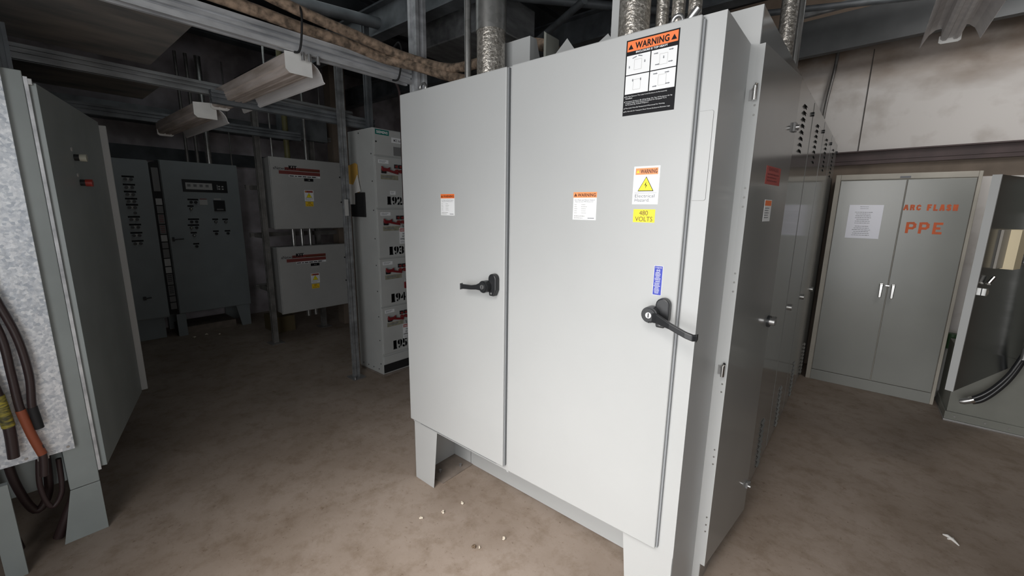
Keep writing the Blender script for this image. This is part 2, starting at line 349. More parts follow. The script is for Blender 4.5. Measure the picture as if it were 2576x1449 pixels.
# ------------------------------------------------------------------ strut frame over the aisle
def strut_beam(p0, p1, w, h, side, m, label, parent=None):
    o = MB().sweep(strut_prof(w, h), p0, p1, side, m).build('strut_beam', loc=p0)
    return tag(o, label, 'beam')
strut_beam((-.635, -1.9, 2.40), (-.635, .53, 2.40), .07, .095, (1, 0, 0), 'strut', 'long bright slotted strut beam carrying the brown cables above the aisle')
strut_beam((-1.98, -1.9, 2.385), (-2.03, .9, 2.385), .05, .085, (1, 0, 0), 'strut_mid', 'second strut beam back, over the far end of the nearest light')
strut_beam((-3.15, -1.9, 2.30), (-3.15, .9, 2.30), .05, .085, (1, 0, 0), 'strut_dark', 'third strut beam back, over the second light near the far enclosures')
strut_beam((-1.66, -.35, 2.265), (-1.66, .9, 2.265), .05, .085, (1, 0, 0), 'strut_dark', 'dark strut beam resting behind the post beside the narrow motor control column')
def strut_post(x, y, z0, z1, w, m, label, foot=True):
    t = thing('strut_post', label, 'post', (x, y, z0))
    MB().sweep(strut_post_prof(w, w), (x, y, z0+.008), (x, y, z1), (1, 0, 0), m, (0, 1, 0)).build('upright', t)
    if foot:
        MB().box(x-.07, x+.07, y-.06, y+.06, z0, z0+.009, 'steel').build('base_plate', t)
        MB().tube([(x+.05, y-.04, z0+.009), (x+.05, y-.04, z0+.03)], .008, 'steel', 6).build('anchor_bolt', t)
    return t
t = strut_post(-1.60, .555, 0, 2.80, .05, 'strut_mid', 'tall strut post standing on the floor left of the narrow motor control column')
MB().box(-1.572, -1.55, .52, .55, 1.50, 1.64, 'dim_sticker').build('junction_box', t, .003, 'small pale box strapped to the post')
strut_post(-.62, .60, 0, 3.3, .085, 'strut', 'wide strut post rising behind the left top corner of the two-door enclosure')
strut_post(-1.62, .83, 2.25, 3.1, .05, 'strut_dark', 'short dark strut post standing above the narrow motor control column', False)
strut_post(-1.35, -1.26, 2.10, 2.40, .05, 'strut_dark', 'short strut hanger above the left enclosure top', False)
# dusty boards laid on the frame
tag(MB().box(-1.93, -.70, -1.95, -.60, 2.49, 2.505, 'ceiling_board').build('overhead_board', loc=(-1.3, -1.2, 2.49)), 'large dusty brown board laid over the nearest strut beams, upper left', 'board')
tag(MB().box(-3.1, -2.06, -1.95, -.45, 2.475, 2.49, 'ceiling_board').build('overhead_board', loc=(-2.5, -1.2, 2.475)), 'second dusty board beyond the nearest one, above the left enclosure doors', 'board')

# thick brown cables
def cable(pts, r, label, m='cable', name='power_cable', k=8):
    return tag(MB().tube(smooth_path(pts, k), r, m, 12).build(name, loc=pts[0]), label, 'cable')
cable([(-.61, -1.3, 2.53), (-.61, -.80, 2.545), (-.61, -.44, 2.54), (-.61, -.18, 2.528), (-.60, .04, 2.525), (-.58, .30, 2.50), (-.42, .45, 2.455), (-.20, .50, 2.375), (.02, .50, 2.30), (.25, .52, 2.19), (.3, .55, 2.0)], .030, 'lower thick dusty brown cable lying on the bright strut beam')
cable([(-.56, -1.0, 2.75), (-.58, -.62, 2.66), (-.56, -.30, 2.60), (-.55, -.08, 2.575), (-.54, .11, 2.558), (-.52, .33, 2.53), (-.42, .45, 2.49), (-.20, .50, 2.42), (.02, .49, 2.395), (.25, .45, 2.385), (.40, .42, 2.385), (.52, .42, 2.375), (.64, .42, 2.32), (.72, .45, 2.2)], .028, 'upper thick dusty brown cable looping behind the conduits to the right')
for (y, l) in ((-.235, 'black cable tie hanging off the strut beam above the nearest light'), (.385, 'black cable tie around both brown cables near the wide strut post')):
    ring = [(-.61, y, 2.395), (-.555, y, 2.39), (-.53, y+.005, 2.45), (-.52, y+.01, 2.56), (-.55, y+.01, 2.61), (-.60, y+.01, 2.59)]
    tag(MB().tube(smooth_path(ring, 5), .006, 'black_matte', 8).build('cable_tie', loc=ring[0]), l, 'cable tie')
cable([(-.79, .50, 2.46), (-.72, .5, 2.40), (-.695, .5, 2.30), (-.694, .5, 2.10), (-.694, .5, 1.6)], .009, 'thin black cable curving down beside the narrow motor control column', 'rubber', 'thin_cable')

# ------------------------------------------------------------------ fluorescent fixtures (unlit, no tubes)
def fixture(x0, x1, yc, z, label, dusty=True, flip=False):
    """trough along x from near end x0 to far end x1; z = bottom of housing"""
    t = thing('light_fixture', label, 'light', ((x0+x1)/2, yc, z))
    hw = .064
    h = MB().sweep([(-hw, .095), (-hw, .040), (-hw+.008, .034), (-hw+.012, .008), (-hw+.022, 0), (-.016, 0), (-.011, .012), (-.004, .012), (.001, 0), (.030, 0), (.035, .010), (.040, .010), (.045, 0), (hw-.006, 0), (hw, .010), (hw, .095)], (x0, yc, z), (x1, yc, z), (0, 1, 0), 'fixture_dusty')
    h.build('housing', t)
    for sgn in (1,):
        pr = [(sgn*hw, .085), (sgn*(hw+.03), .078), (sgn*(hw+.055), .058), (sgn*(hw+.075), .028), (sgn*(hw+.085), -.008), (sgn*(hw+.094), -.014), (sgn*(hw+.096), -.008), (sgn*(hw+.088), -.002), (sgn*(hw+.078), .034), (sgn*(hw+.058), .063), (sgn*(hw+.032), .083), (sgn*hw, .090)]
        MB().sweep(pr, (x0-.03 if x0 > x1 else x0+.03, yc, z), (x1, yc, z), (0, 1, 0), 'fixture_white' if sgn > 0 else 'fixture_dusty').build('reflector', t)
    e = MB()
    F = FX(x0)
    e.prism(F, [(yc-.072, z+.100), (yc+.072, z+.112), (yc+.072, z-.006)]+[(yc-.072+.02, z-.006), (yc-.072, z+.014)], 0, .004, 'fixture_plate'); e.build('end_plate', t, label='white end plate')
    F = FX(x1)
    e = MB().prism(F, [(yc-.06, z+.05), (yc+.06, z+.05), (yc+.06, z-.004), (yc+.045, z-.016), (yc-.045, z-.016), (yc-.06, z-.004)], -.02, 0, 'fixture_plate'); e.build('end_cap', t)
    return t
t = fixture(-.63, -1.95, -.21, 2.296, 'nearest unlit white fluorescent fixture hanging under the bright strut beam')
for y in (-.20, -.165, -.115): MB().tube([(-.595, y, 2.40), (-.595, y, 2.36)], .010, 'steel', 8).build('hanger_bolt', t)
fixture(-1.99, -3.2, -.30, 2.215, 'second unlit white fluorescent fixture, further along the aisle')
def fixture_y():
    x, z, y0, y1 = 2.13, 2.60, .9, 2.37
    t = thing('light_fixture', 'unlit white fluorescent fixture at upper right in front of the white wall', 'light', (x, 1.6, z))
    MB().sweep([(-.042, .08), (-.042, .012), (-.03, 0), (-.016, 0), (-.010, .012), (.010, .012), (.016, 0), (.03, 0), (.042, .012), (.042, .08)], (x, y0, z), (x, y1, z), (1, 0, 0), 'fixture_white').build('housing', t)
    for sgn in (-1, 1):
        pr = [(sgn*.042, .075), (sgn*.07, .068), (sgn*.095, .045), (sgn*.112, .012), (sgn*.125, -.02), (sgn*.128, -.016), (sgn*.116, .018), (sgn*.098, .052), (sgn*.072, .074), (sgn*.042, .08)]
        MB().sweep(pr, (x, y0, z), (x, y1, z), (1, 0, 0), 'fixture_white').build('reflector', t)
    MB().prism(FY(y1), [(x-.048, z+.03), (x+.048, z+.03), (x+.048, z-.006), (x+.036, z-.014), (x-.036, z-.014), (x-.048, z-.006)], -.004, 0, 'fixture_plate').build('end_cap', t)
    return t
fixture_y()

# ------------------------------------------------------------------ sticker helpers
def sticker(F, u0, u1, v0, v1, m, parent, name='sticker', draw=None, n0=0.0, th=.0006, label=None):
    mb = MB().fb(F, u0, u1, v0, v1, n0, n0+th, m)
    if draw: draw(mb, n0+th)
    return mb.build(name, parent, label=label)
def tri(mb, F, cx, cy, r, n, m, m2=None):
    pts = [(cx-r, cy-r*.58), (cx+r, cy-r*.58), (cx, cy+r*1.15)]
    mb.poly(F, pts, n, m)
def bolt(mb, F, cx, cy, s, n, m):
    mb.poly(F, [(cx+.1*s, cy+s), (cx-.35*s, cy-.05*s), (cx-.02*s, cy+.02*s)], n, m)
    mb.poly(F, [(cx+.35*s, cy+.15*s), (cx-.02*s, cy+.02*s), (cx-.35*s, cy-.05*s), (cx+.05*s, cy+.05*s)], n, m)
    mb.poly(F, [(cx+.35*s, cy+.15*s), (cx+.05*s, cy+.06*s), (cx-.12*s, cy-.9*s)], n, m)
def arcflash(F, u0, v0, w, h, parent, band='orange', label=None):
    def d(mb, n):
        e = .0004
        mb.rect(F, u0, u0+w, v0+h*.80, v0+h, n+e, band)
        tri(mb, F, u0+w*.10, v0+h*.885, w*.07, n+2*e, 'ink_brown')
        mb.text(F, 'WARNING', u0+w*.19, u0+w*.96, v0+h*.835, v0+h*.955, n+2*e, 'ink_brown')
        mb.text(F, 'Arc Flash and Shock Hazard', u0+w*.06, u0+w*.92, v0+h*.695, v0+h*.74, n+e, 'ink_grey')
        mb.text(F, 'Appropriate PPE Required', u0+w*.08, u0+w*.86, v0+h*.63, v0+h*.67, n+e, 'ink_grey')
        mb.lines(F, u0+w*.06, u0+w*.2, [v0+h*(.54-.075*i) for i in range(5)], h*.02, n+e, 'dim_sticker', 3)
        mb.lines(F, u0+w*.36, u0+w*.62, [v0+h*(.54-.075*i) for i in range(5)], h*.02, n+e, 'dim_sticker', 4)
        mb.lines(F, u0+w*.06, u0+w*.6, [v0+h*.12, v0+h*.05], h*.03, n+e, 'dim_sticker', 5)
        mb.lines(F, u0+w*.66, u0+w*.95, [v0+h*.05], h*.035, n+e, 'ink_grey', 6)
    return sticker(F, u0, u0+w, v0, v0+h, 'white_sticker', parent, 'warning_label', d, label=label)
def hazard(F, u0, u1, v0, v1, parent, small=False, label=None):
    def d(mb, n):
        w, h = u1-u0, v1-v0; e = .0004
        mb.rect(F, u0+w*.07, u1-w*.07, v0+h*.78, v0+h*.95, n+e, 'orange_light' if not small else 'red_decal')
        mb.text(F, 'WARNING', u0+w*.26, u1-w*.10, v0+h*.81, v0+h*.92, n+2*e, 'ink_brown'); tri(mb, F, u0+w*.165, v0+h*.855, w*.06, n+2*e, 'yellow')
        tri(mb, F, u0+w*.5, v0+h*.475, w*.31, n+e, 'ink'); tri(mb, F, u0+w*.5, v0+h*.478, w*.275, n+2*e, 'yellow')
        bolt(mb, F, u0+w*.5, v0+h*.50, h*.10, n+3*e, 'ink')
        mb.rect(F, u0+w*.07, u1-w*.07, v0+h*.298, v0+h*.305, n+e, 'ink_grey')
        mb.text(F, 'Electrical', u0+w*.10, u0+w*.86, v0+h*.18, v0+h*.265, n+e, 'ink_grey')
        mb.text(F, 'Hazard.', u0+w*.10, u0+w*.68, v0+h*.07, v0+h*.155, n+e, 'ink_grey')
    return sticker(F, u0, u1, v0, v1, 'white_sticker', parent, 'warning_label', d, label=label)
def volts(F, u0, u1, v0, v1, parent, m='yellow'):
    def d(mb, n):
        w, h = u1-u0, v1-v0
        mb.text(F, '480', u0+w*.28, u0+w*.68, v0+h*.54, v0+h*.90, n+.0004, 'ink_brown'); mb.text(F, 'VOLTS', u0+w*.10, u0+w*.90, v0+h*.08, v0+h*.44, n+.0004, 'ink_brown')
    return sticker(F, u0, u1, v0, v1, m, parent, 'voltage_label', d, label='yellow 480 VOLTS label')

# ------------------------------------------------------------------ the big two-door enclosure
main = thing('electrical_enclosure', 'large light grey two-door electrical enclosure on legs, with black handles and warning stickers', 'enclosure', (.76, .15, 0))
X0, X1, D, H, HB = .018, 1.504, .311, 2.131, .362
m = MB()
m.box(X0, X0+.004, .0, D, HB, H, 'paint'); m.box(X1-.004, X1, 0, D, HB, H, 'paint'); m.box(X0+.004, X1-.004, D-.004, D, HB, H, 'paint')
m.box(X0+.004, X1-.004, 0, D-.004, H-.004, H, 'paint'); m.box(X0+.004, X1-.004, 0, D-.004, HB, HB+.004, 'paint')
m.box(X0+.004, .08, 0, .004, HB+.004, H-.004, 'paint'); m.box(.66, .80, 0, .004, HB+.004, H-.004, 'paint'); m.box(1.40, X1-.004, 0, .004, HB+.004, H-.004, 'paint')
m.box(.08, .66, .001, .004, HB+.004, H-.004, 'gasket_shade'); m.box(.80, 1.40, .001, .004, HB+.004, H-.004, 'gasket_shade')
m.build('body', main)
F0 = FY(-.022)
dl = MB().box(.018, .718, -.022, -.003, .388, 2.1275, 'paint').build('door', main, .004)
g = MB().box(.7185, .724, -.014, -.002, .392, 2.125, 'gasket_shade').build('gasket_shade', main)
dr = MB().box(.745, 1.444, -.022, -.003, .380, 2.1275, 'paint').build('door', main, .004)
MB().box(1.4445, 1.4505, -.012, -.0005, .383, 2.117, 'gasket_shade').build('gasket_shade', main)  # grey strip paints the shadow along the right door edge
MB().box(.7285, .742, -.006, -.0005, .36, 2.125, 'paint').build('centre_mullion', main, .001)
# flange cover plate at the right of the right door
cp = MB(); cp.prism(FY(0), [(1.455, 1.612), (1.490, 1.612), (1.494, 1.616), (1.494, 1.866), (1.490, 1.870), (1.455, 1.870)], .0008, .0028, 'paint'); cp.build('flange_cover', main, .0008)
# handles
def hub_handle(F, name, base, hub, lever_pts, parent, keep=False):
    mb = MB()
    u, v = base
    mb.prism(F, [(u-.016, v-.050), (u+.010, v-.050), (u+.022, v-.022), (u+.022, v+.022)]+arc(u+.0, v+.026, .022, 0, 180, 8)+[(u-.022, v-.02)], 0, .026, 'black_plastic')
    mb.cyl(F, u-.002, v-.038, .026, .029, .0045, 'grey_plastic', 10)
    h = mb.build('handle', parent, .004, 'black lever handle')
    k = MB(); hu, hv = hub
    k.cyl(F, hu, hv, .024, .052, .0265, 'black_plastic', 24); k.cyl(F, hu, hv, .052, .056, .021, 'black_plastic', 20); k.build('hub', h, .002)
    k = MB(); k.cyl(F, hu, hv, .056, .060, .010, 'steel', 14); k.rect(F, hu-.0015, hu+.0015, hv-.007, hv+.007, .0606, 'ink'); k.build('key_lock', h, label='chrome key lock')
    l = MB(); pr = lever_pts
    vs = []; fs = []
    for (a, b, c, hh, tt) in pr: vs += [F.p(a, b-hh, c), F.p(a, b+hh, c), F.p(a, b+hh, c+tt), F.p(a, b-hh, c+tt)]
    for i in range(len(pr)-1):
        for j in range(4): fs.append((i*4+j, i*4+(j+1) % 4, i*4+4+(j+1) % 4, i*4+4+j))
    fs += [(0, 1, 2, 3), tuple(len(vs)-4+q for q in (3, 2, 1, 0))]
    l.add(vs, fs, 'black_plastic'); l.build('lever', h, .003)
    return h
hub_handle(F0, 'handle', (.668, 1.254), (.640, 1.245), [(.650, 1.246, .030, .019, .020), (.62, 1.244, .036, .017, .018), (.595, 1.238, .038, .011, .014), (.56, 1.232, .038, .010, .012), (.497, 1.229, .038, .011, .012)], dl)
hub_handle(F0, 'handle', (1.408, 1.256), (1.378, 1.250), [(1.378, 1.244, .034, .018, .018), (1.405, 1.243, .046, .015, .016), (1.45, 1.230, .058, .010, .015), (1.50, 1.213, .064, .010, .014), (1.522, 1.207, .062, .010, .014), (1.532, 1.206, .050, .009, .014)], dr)
# stickers on the doors
arcflash(F0, .315, 1.545, .095, .098, dl, 'orange', 'small arc flash warning sticker')
arcflash(F0, 1.046, 1.544, .095, .098, dr, 'orange_light', 'white and orange arc flash warning sticker')
hazard(F0, 1.272, 1.358, 1.600, 1.720, dr, label='Electrical Hazard warning sticker with yellow triangle')
volts(F0, 1.279, 1.352, 1.542, 1.584, dr)
def big(mb, n):
    F = F0; e = .0004; u0, u1, v0, v1 = 1.219, 1.385, 1.881, 2.106; w, h = u1-u0, v1-v0
    mb.rect(F, u0+.004, u1-.004, v1-.034, v1-.004, n+e, 'orange')
    mb.text(F, 'WARNING', u0+w*.18, u0+w*.82, v1-.029, v1-.010, n+2*e, 'ink'); tri(mb, F, u0+w*.095, v1-.023, .0085, n+2*e, 'ink'); tri(mb, F, u0+w*.905, v1-.023, .0085, n+2*e, 'ink')
    mb.text(F, 'ENCLOSURE IS TOP HEAVY', u0+w*.20, u0+w*.80, v1-.0415, v1-.0355, n+e, 'white_sticker')
    for i, (a, b) in enumerate(((u0+.004, u0+w*.485), (u0+w*.505, u1-.004))):
        for j, (c, d) in enumerate(((v1-.102, v1-.046), (v1-.160, v1-.105))):
            mb.rect(F, a, b, c, d, n+e, 'white_sticker')
            cx, cy = (a+b)/2, (c+d)/2
            for q in (-.012, .012): mb.rect(F, cx+q-.0004, cx+q+.0004, cy-.016, cy+.014, n+2*e, 'dim_sticker')
            mb.rect(F, cx-.012, cx+.012, cy+.0135, cy+.0143, n+2*e, 'dim_sticker'); mb.rect(F, cx-.012, cx+.012, cy-.0165, cy-.0157, n+2*e, 'dim_sticker')
            marks = {(0, 0): [(-.012, .02, 1), (.006, .022, -1), (.022, .004, 2), (-.028, -.006, 2)], (1, 0): [(.022, .021, 0), (-.024, .018, 0), (.0, .003, 2), (-.018, -.014, 0), (.022, -.012, 0)], (0, 1): [(-.014, .012, 2), (.012, .012, 2)], (1, 1): [(-.022, .019, 0), (.014, .018, 0), (-.022, -.017, 0), (.018, -.014, 0)]}[(i, j)]
            for (du, dv, k) in marks:
                L = .007; s = .0013
                pts = {0: [(-L, -s), (L*.3, -s), (L*.3, -2*s), (L, 0), (L*.3, 2*s), (L*.3, s), (-L, s)], 1: [(-L, -s*2), (L, s), (L*.8, 3*s), (-L, 0)], -1: [(-L, s), (L, -s*2), (L, 0), (-L*.8, 3*s)], 2: [(-s, L*.6), (-s, 0), (-2*s, 0), (0, -L*.6), (2*s, 0), (s, 0), (s, L*.6)]}[k]
                mb.poly(F, [(cx+du+p, cy+dv+q) for p, q in pts], n+2*e, 'ink_grey')
    T = ['Do Not Remove This Label Until Enclosure Is Permanently', 'Installed', 'Transport Enclosure By Lifting Rings On Top Of Enclosure Or By', 'Original Pallet With Enclosure Bolted Or Strapped To It', 'As Furnished By Hubbell Wiegmann', 'This Label Must Be Reattached If Removed For Painting', 'Do Not Lift Or Transport Floor Mount Enclosures Between Legs']
    ys = [.1665, .1715, .1815, .1865, .1915, .2015, .2115]
    for t, y in zip(T, ys):
        wd = len(t)/62*(w-.016)
        mb.text(F, t, u0+.008, u0+.008+wd, v1-y-.0032, v1-y+.001, n+e, 'white_sticker')
        if t[0] in 'DT' and t[:2] in ('Do', 'Tr', 'Th'): mb.poly(F, [(u0+.003, v1-y-.002), (u0+.0065, v1-y+.001), (u0+.0055, v1-y-.003)], n+e, 'white_sticker')
sticker(F0, 1.219, 1.385, 1.881, 2.106, 'ink', dr, 'warning_label', big, label='large black and orange top heavy warning sticker')
def blue(mb, n):
    F = F0; e = .0004
    mb.rect(F, 1.3645, 1.3915, 1.3085, 1.4035, n+e, 'blue')
    mb.text(F, 'TO OPEN DOOR', 1.367, 1.389, 1.3965, 1.4005, n+2*e, 'white_sticker')
    for a in range(16):
        t0, t1 = a*math.pi/8, (a+1)*math.pi/8; c = (1.378, 1.3885)
        mb.poly(F, [(c[0]+.006*math.cos(t0), c[1]+.006*math.sin(t0)), (c[0]+.006*math.cos(t1), c[1]+.006*math.sin(t1)), (c[0]+.0052*math.cos(t1), c[1]+.0052*math.sin(t1)), (c[0]+.0052*math.cos(t0), c[1]+.0052*math.sin(t0))], n+2*e, 'white_sticker')
    mb.rect(F, 1.3735, 1.3825, 1.3875, 1.3895, n+2*e, 'white_sticker')
    mb.lines(F, 1.3675, 1.387, [1.380-.0046*i for i in range(6)], .0022, n+2*e, 'white_sticker', 11, True)
    mb.rect(F, 1.371, 1.386, 1.3515, 1.3535, n+2*e, 'white_sticker')
    mb.lines(F, 1.3665, 1.387, [1.346-.0046*i for i in range(8)], .0022, n+2*e, 'white_sticker', 12, True)
sticker(F0, 1.3635, 1.3925, 1.3075, 1.4045, 'white_sticker', dr, 'instruction_label', blue, label='narrow blue instruction sticker')
# floor stand: legs, back skirt, foot plate
lg = MB(); FL = FY(0.003)
lg.prism(FL, [(X0, 0), (.180, 0), (.218, HB), (X0, HB)], -.003, .0, 'paint')
lg.box(X0, X0+.004, .003, D, 0, HB, 'paint'); lg.box(X0+.004, .172, D-.004, D, .004, HB, 'paint'); lg.box(X0+.004, .19, .06, D-.004, 0, .006, 'pad')
lgo = lg.build('leg', main, .0015)
MB().tube([(.10, .12, .006), (.10, .12, .022)], .009, 'steel', 6).build('anchor_bolt', lgo)
MB().tube([(.15, .24, .006), (.15, .24, .022)], .009, 'steel', 6).build('anchor_bolt', lgo)
lg = MB(); lg.prism(FL, [(1.345, 0), (X1, 0), (X1, HB), (1.312, HB)], -.003, 0, 'paint'); lg.box(X1-.004, X1, .003, D, 0, HB, 'paint'); lg.box(1.35, X1-.004, D-.004, D, .004, HB, 'paint')
lg.build('leg', main, .0015)
sk = MB().box(.176, 1.346, D-.0035, D, 0.002, HB, 'paint')
for q in (.30, .55, 1.24): sk.cyl(FY(D-.0035), q, .11, 0, .004, .006, 'steel', 8)
sk.build('skirt', main)
# lifting eyes
for ex, er in ((1.345, .016), (.10, .022)):
    e_ = MB().tube([(ex, .06, H), (ex, .06, H+.018)], .012, 'steel', 10)
    e_.tube([(ex+er*math.sin(a*math.pi/6), .06, H+.012+er-er*math.cos(a*math.pi/6)) for a in range(13)], .007, 'steel', 8)
    e_.build('lifting_eye', main)
MB().tube([(1.352, .10, H+.022), (1.392, .10, H+.066)], .0125, 'steel', 12).tube([(1.33, .10, H), (1.352, .10, H+.022)], .008, 'steel', 8).build('lifting_bolt', main)

# brackets and conduits on and behind the top
tag(MB().prism(FY(.312), [(.452, 2.12), (.462, 2.12), (.462, 2.35), (.445, 2.35)], 0, .05, 'paint').prism(FX(.452), [(.262, 2.12), (.40, 2.12), (.31, 2.345), (.262, 2.345)], 0, .16, 'paint').build('wall_bracket', loc=(.5, .3, 2.134)), 'grey steel angle bracket behind the enclosure top near the fat conduit', 'bracket')
br = MB().prism(FY(.36), [(.69, 2.0), (.702, 2.0), (.702, 2.335), (.69, 2.345)], 0, .10, 'panel_green').prism(FY(.33), [(.70, 2.0), (.82, 2.0), (.82, 2.25), (.768, 2.318), (.702, 2.262)], 0, .004, 'paint').prism(FY(.35), [(.84, 2.0), (1.0, 2.0), (1.0, 2.24), (.955, 2.30), (.84, 2.235)], 0, .004, 'paint')
tag(br.build('wall_bracket', loc=(.8, .35, 2.0)), 'pair of angled grey steel gussets behind the middle of the enclosure top', 'bracket')
big1 = cond([(.44, .19, H), (.44, .19, 3.6)], .066, 'conduit', 'fat galvanised conduit rising from the left part of the enclosure top', seg=24)
MB().tube([(.44, .19, 2.375), (.44, .19, 2.56)], .0705, 'conduit_plain', 24).build('coupling', big1)
cond([(.322, .155, H), (.322, .155, 3.6)], .0155, 'conduit_plain', 'thin bright conduit left of the fat galvanised conduit')
cond([(1.157, .155, H), (1.157, .155, 3.6)], .054, 'conduit', 'fat galvanised conduit rising beside the large warning sticker corner', seg=24)
for x, l in ((1.235, 'first slim conduit right of the rightmost fat galvanised conduit'), (1.29, 'middle slim conduit of three behind the lifting eye'), (1.345, 'third slim conduit, directly behind the lifting eye')):
    cond([(x, .21, H), (x, .21, 3.6)], .022, 'conduit', l)
tag(MB().box(1.055, 1.098, .18, .21, H, 3.55, 'paint').build('channel_upright', loc=(1.07, .2, H)), 'flat light grey channel left of the right fat conduit', 'channel')
cond([(1.508, .93, 2.246), (1.508, .93, 3.6)], .033, 'conduit', 'galvanised conduit rising from the gear row behind the ajar door', joints=((1.508, .93, 2.60), (1.508, .93, 3.0)))
cond([(1.525, 1.10, 2.246), (1.525, 1.10, 3.6)], .018, 'conduit_plain', 'slim conduit just right of the one above the ajar door')

# ------------------------------------------------------------------ gear row running back along the right side
RU = Vector((.0175, 1, 0)).normalized(); RN = Vector((RU.y, -RU.x, 0))
def rowframe(u): o = Vector((1.530, .313, 0))+RU*u; return Frame(o, RU, RN)
FR = rowframe(0)
def mat_box(mb, F, u0, u1, v0, v1, n0, n1, m): return mb.fb(F, u0, u1, v0, v1, n0, n1, m)
bounds = [0, .70, 1.32, 1.97, 2.62, 3.27]
rl = ['tall grey gear cabinet right behind the two-door enclosure, its narrow door ajar', 'second cabinet of the gear row, with the nearest louvres', 'middle cabinet of the gear row with louvred door', 'fourth cabinet of the gear row with louvred door', 'furthest cabinet of the gear row, nearest the tall storage cabinet']
sections = []
for i in range(5):
    u0, u1 = bounds[i], bounds[i+1]-.004
    t = thing('gear_cabinet', rl[i], 'cabinet', FR.p((u0+u1)/2, 0, -.25), 'gear row along the right side')
    b = MB().fb(FR, u0, u1, 0.0, 2.245, -.5, 0, 'paint_row_shaded'); 
    if i == 0: b.fb(FR, u0-.0006, u0, 0, 2.245, -.5, 0, 'paint_row_lit').fb(FR, .0, .012, 0, 2.245, -.004, .0008, 'paint_row_lit')
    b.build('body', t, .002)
    sections.append(t)
    if i > 0:
        d = MB().fb(FR, u0+.012, u1-.008, .07, 2.19, .002, .026, 'paint_row_shaded').build('door', t, .003)
        # louvres, upper and lower
        for (lo, hi, n_, mm) in ((1.885, 2.10, 8, 'black_matte'), (.10, .37, 9, 'paint_row_shaded')):
            lv = MB()
            for k in range(n_):
                z = lo+(hi-lo)*k/(n_-1); uc = u0+.30
                F = FR
                lv.prism(F, [(uc-.045, z), (uc+.045, z), (uc+.045, z+.004), (uc+.03, z+.014), (uc-.03, z+.014), (uc-.045, z+.004)], .026, .0266 if mm == 'black_matte' else .027, 'black_matte')
                lv.add([F.p(uc-.045, z+.014, .026), F.p(uc+.045, z+.014, .026), F.p(uc+.04, z+.003, .036), F.p(uc-.04, z+.003, .036)], [(0, 1, 2, 3)], 'paint_row_shaded')
            lv.build('louvres', d)
        k = MB().cyl(FR, u0+.20 if i == 1 else u0+.17, 1.01-.03*(i-1), .026, .040, .021, 'conduit_plain', 16); k.build('knob', d, label='pale round knob')
        k = MB().cyl(FR, u1-.03, 2.12, .026, .036, .012, 'black_plastic', 10); k.build('latch', d)
# the ajar narrow door of the first section: hinge at the near end
DU = (Vector((1.603, .80, 0))-Vector((1.549, .311, 0))); DL = DU.length; DU.normalize(); DN = Vector((DU.y, -DU.x, 0))
FD = Frame((1.549, .311, 0), DU, DN)
dA = MB().fb(FD, 0, DL, .125, 2.125, -.022, 0, 'paint_row_shaded')
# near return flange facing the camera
dA.fb(FD, -.0012, 0, .125, 2.125, -.024, .0, 'paint_row_lit')
dAo = dA.build('door', sections[0], label='narrow door standing slightly ajar')
rv0 = None
FE = Frame(FD.p(-.0012, 0, -.012), DN, -DU)
for z in (1.965, 1.934, 1.903, 1.662, 1.63, 1.598, 1.36, 1.327, 1.293, .965, .932, .90, .656, .625, .593, .352, .317, .286):
    if rv0 is None: rv0 = MB().cyl(FE, 0, 1.965, 0, .003, .0042, 'chrome', 10, .003).build('rivet', dAo)
    else: copy_part(rv0, (0, 0, z-1.965))
for z in (1.97, .99):
    hg = MB().tube([(1.536, .292, z-.022), (1.536, .292, z+.022)], .007, 'chrome', 10).tube([(1.528, .300, z+.01), (1.540, .29, z+.03)], .005, 'chrome', 8)
    hg.fb(FE, -.020, -.011, z-.02, z+.015, .0, .006, 'steel'); hg.build('hinge', dAo, label='bright hinge pin')
def latch(z, s=1):
    mb = MB().fb(FD, DL-.045*s, DL-.012, z-.018*s, z+.018*s, 0, .010, 'grey_plastic').cyl(FD, DL-.03, z, .010, .022, .009*s, 'steel', 12)
    mb.fb(FD, DL-.022, DL+.006, z-.008, z+.008, .004, .012, 'grey_plastic'); return mb
latch(1.925).build('latch', dAo, .002); latch(.275, .8).build('latch', dAo, .002)
k = MB().cyl(FD, DL-.03, 1.10, 0, .010, .026, 'black_plastic', 20).cyl(FD, DL-.03, 1.10, .010, .030, .017, 'steel', 16); k.build('knob', dAo, .002, 'chrome twist knob')
def d1(mb, n): mb.text(FD, 'DANGER', .20, .33, 1.735, 1.748, n+.0004, 'red_dark'); mb.lines(FD, .19, .34, [1.72-.012*i for i in range(3)], .006, n+.0004, 'red_dark', 2)
sticker(FD, .17, .36, 1.685, 1.752, 'red_decal', dAo, 'danger_label', d1, label='faded red danger sticker')
def d2(mb, n): mb.rect(FD, .205, .285, 1.605, 1.625, n+.0004, 'orange'); mb.lines(FD, .21, .28, [1.594-.009*i for i in range(5)], .004, n+.0004, 'ink_grey', 9)
sticker(FD, .20, .29, 1.545, 1.628, 'white_sticker', dAo, 'warning_label', d2, label='small arc flash sticker on the ajar door')

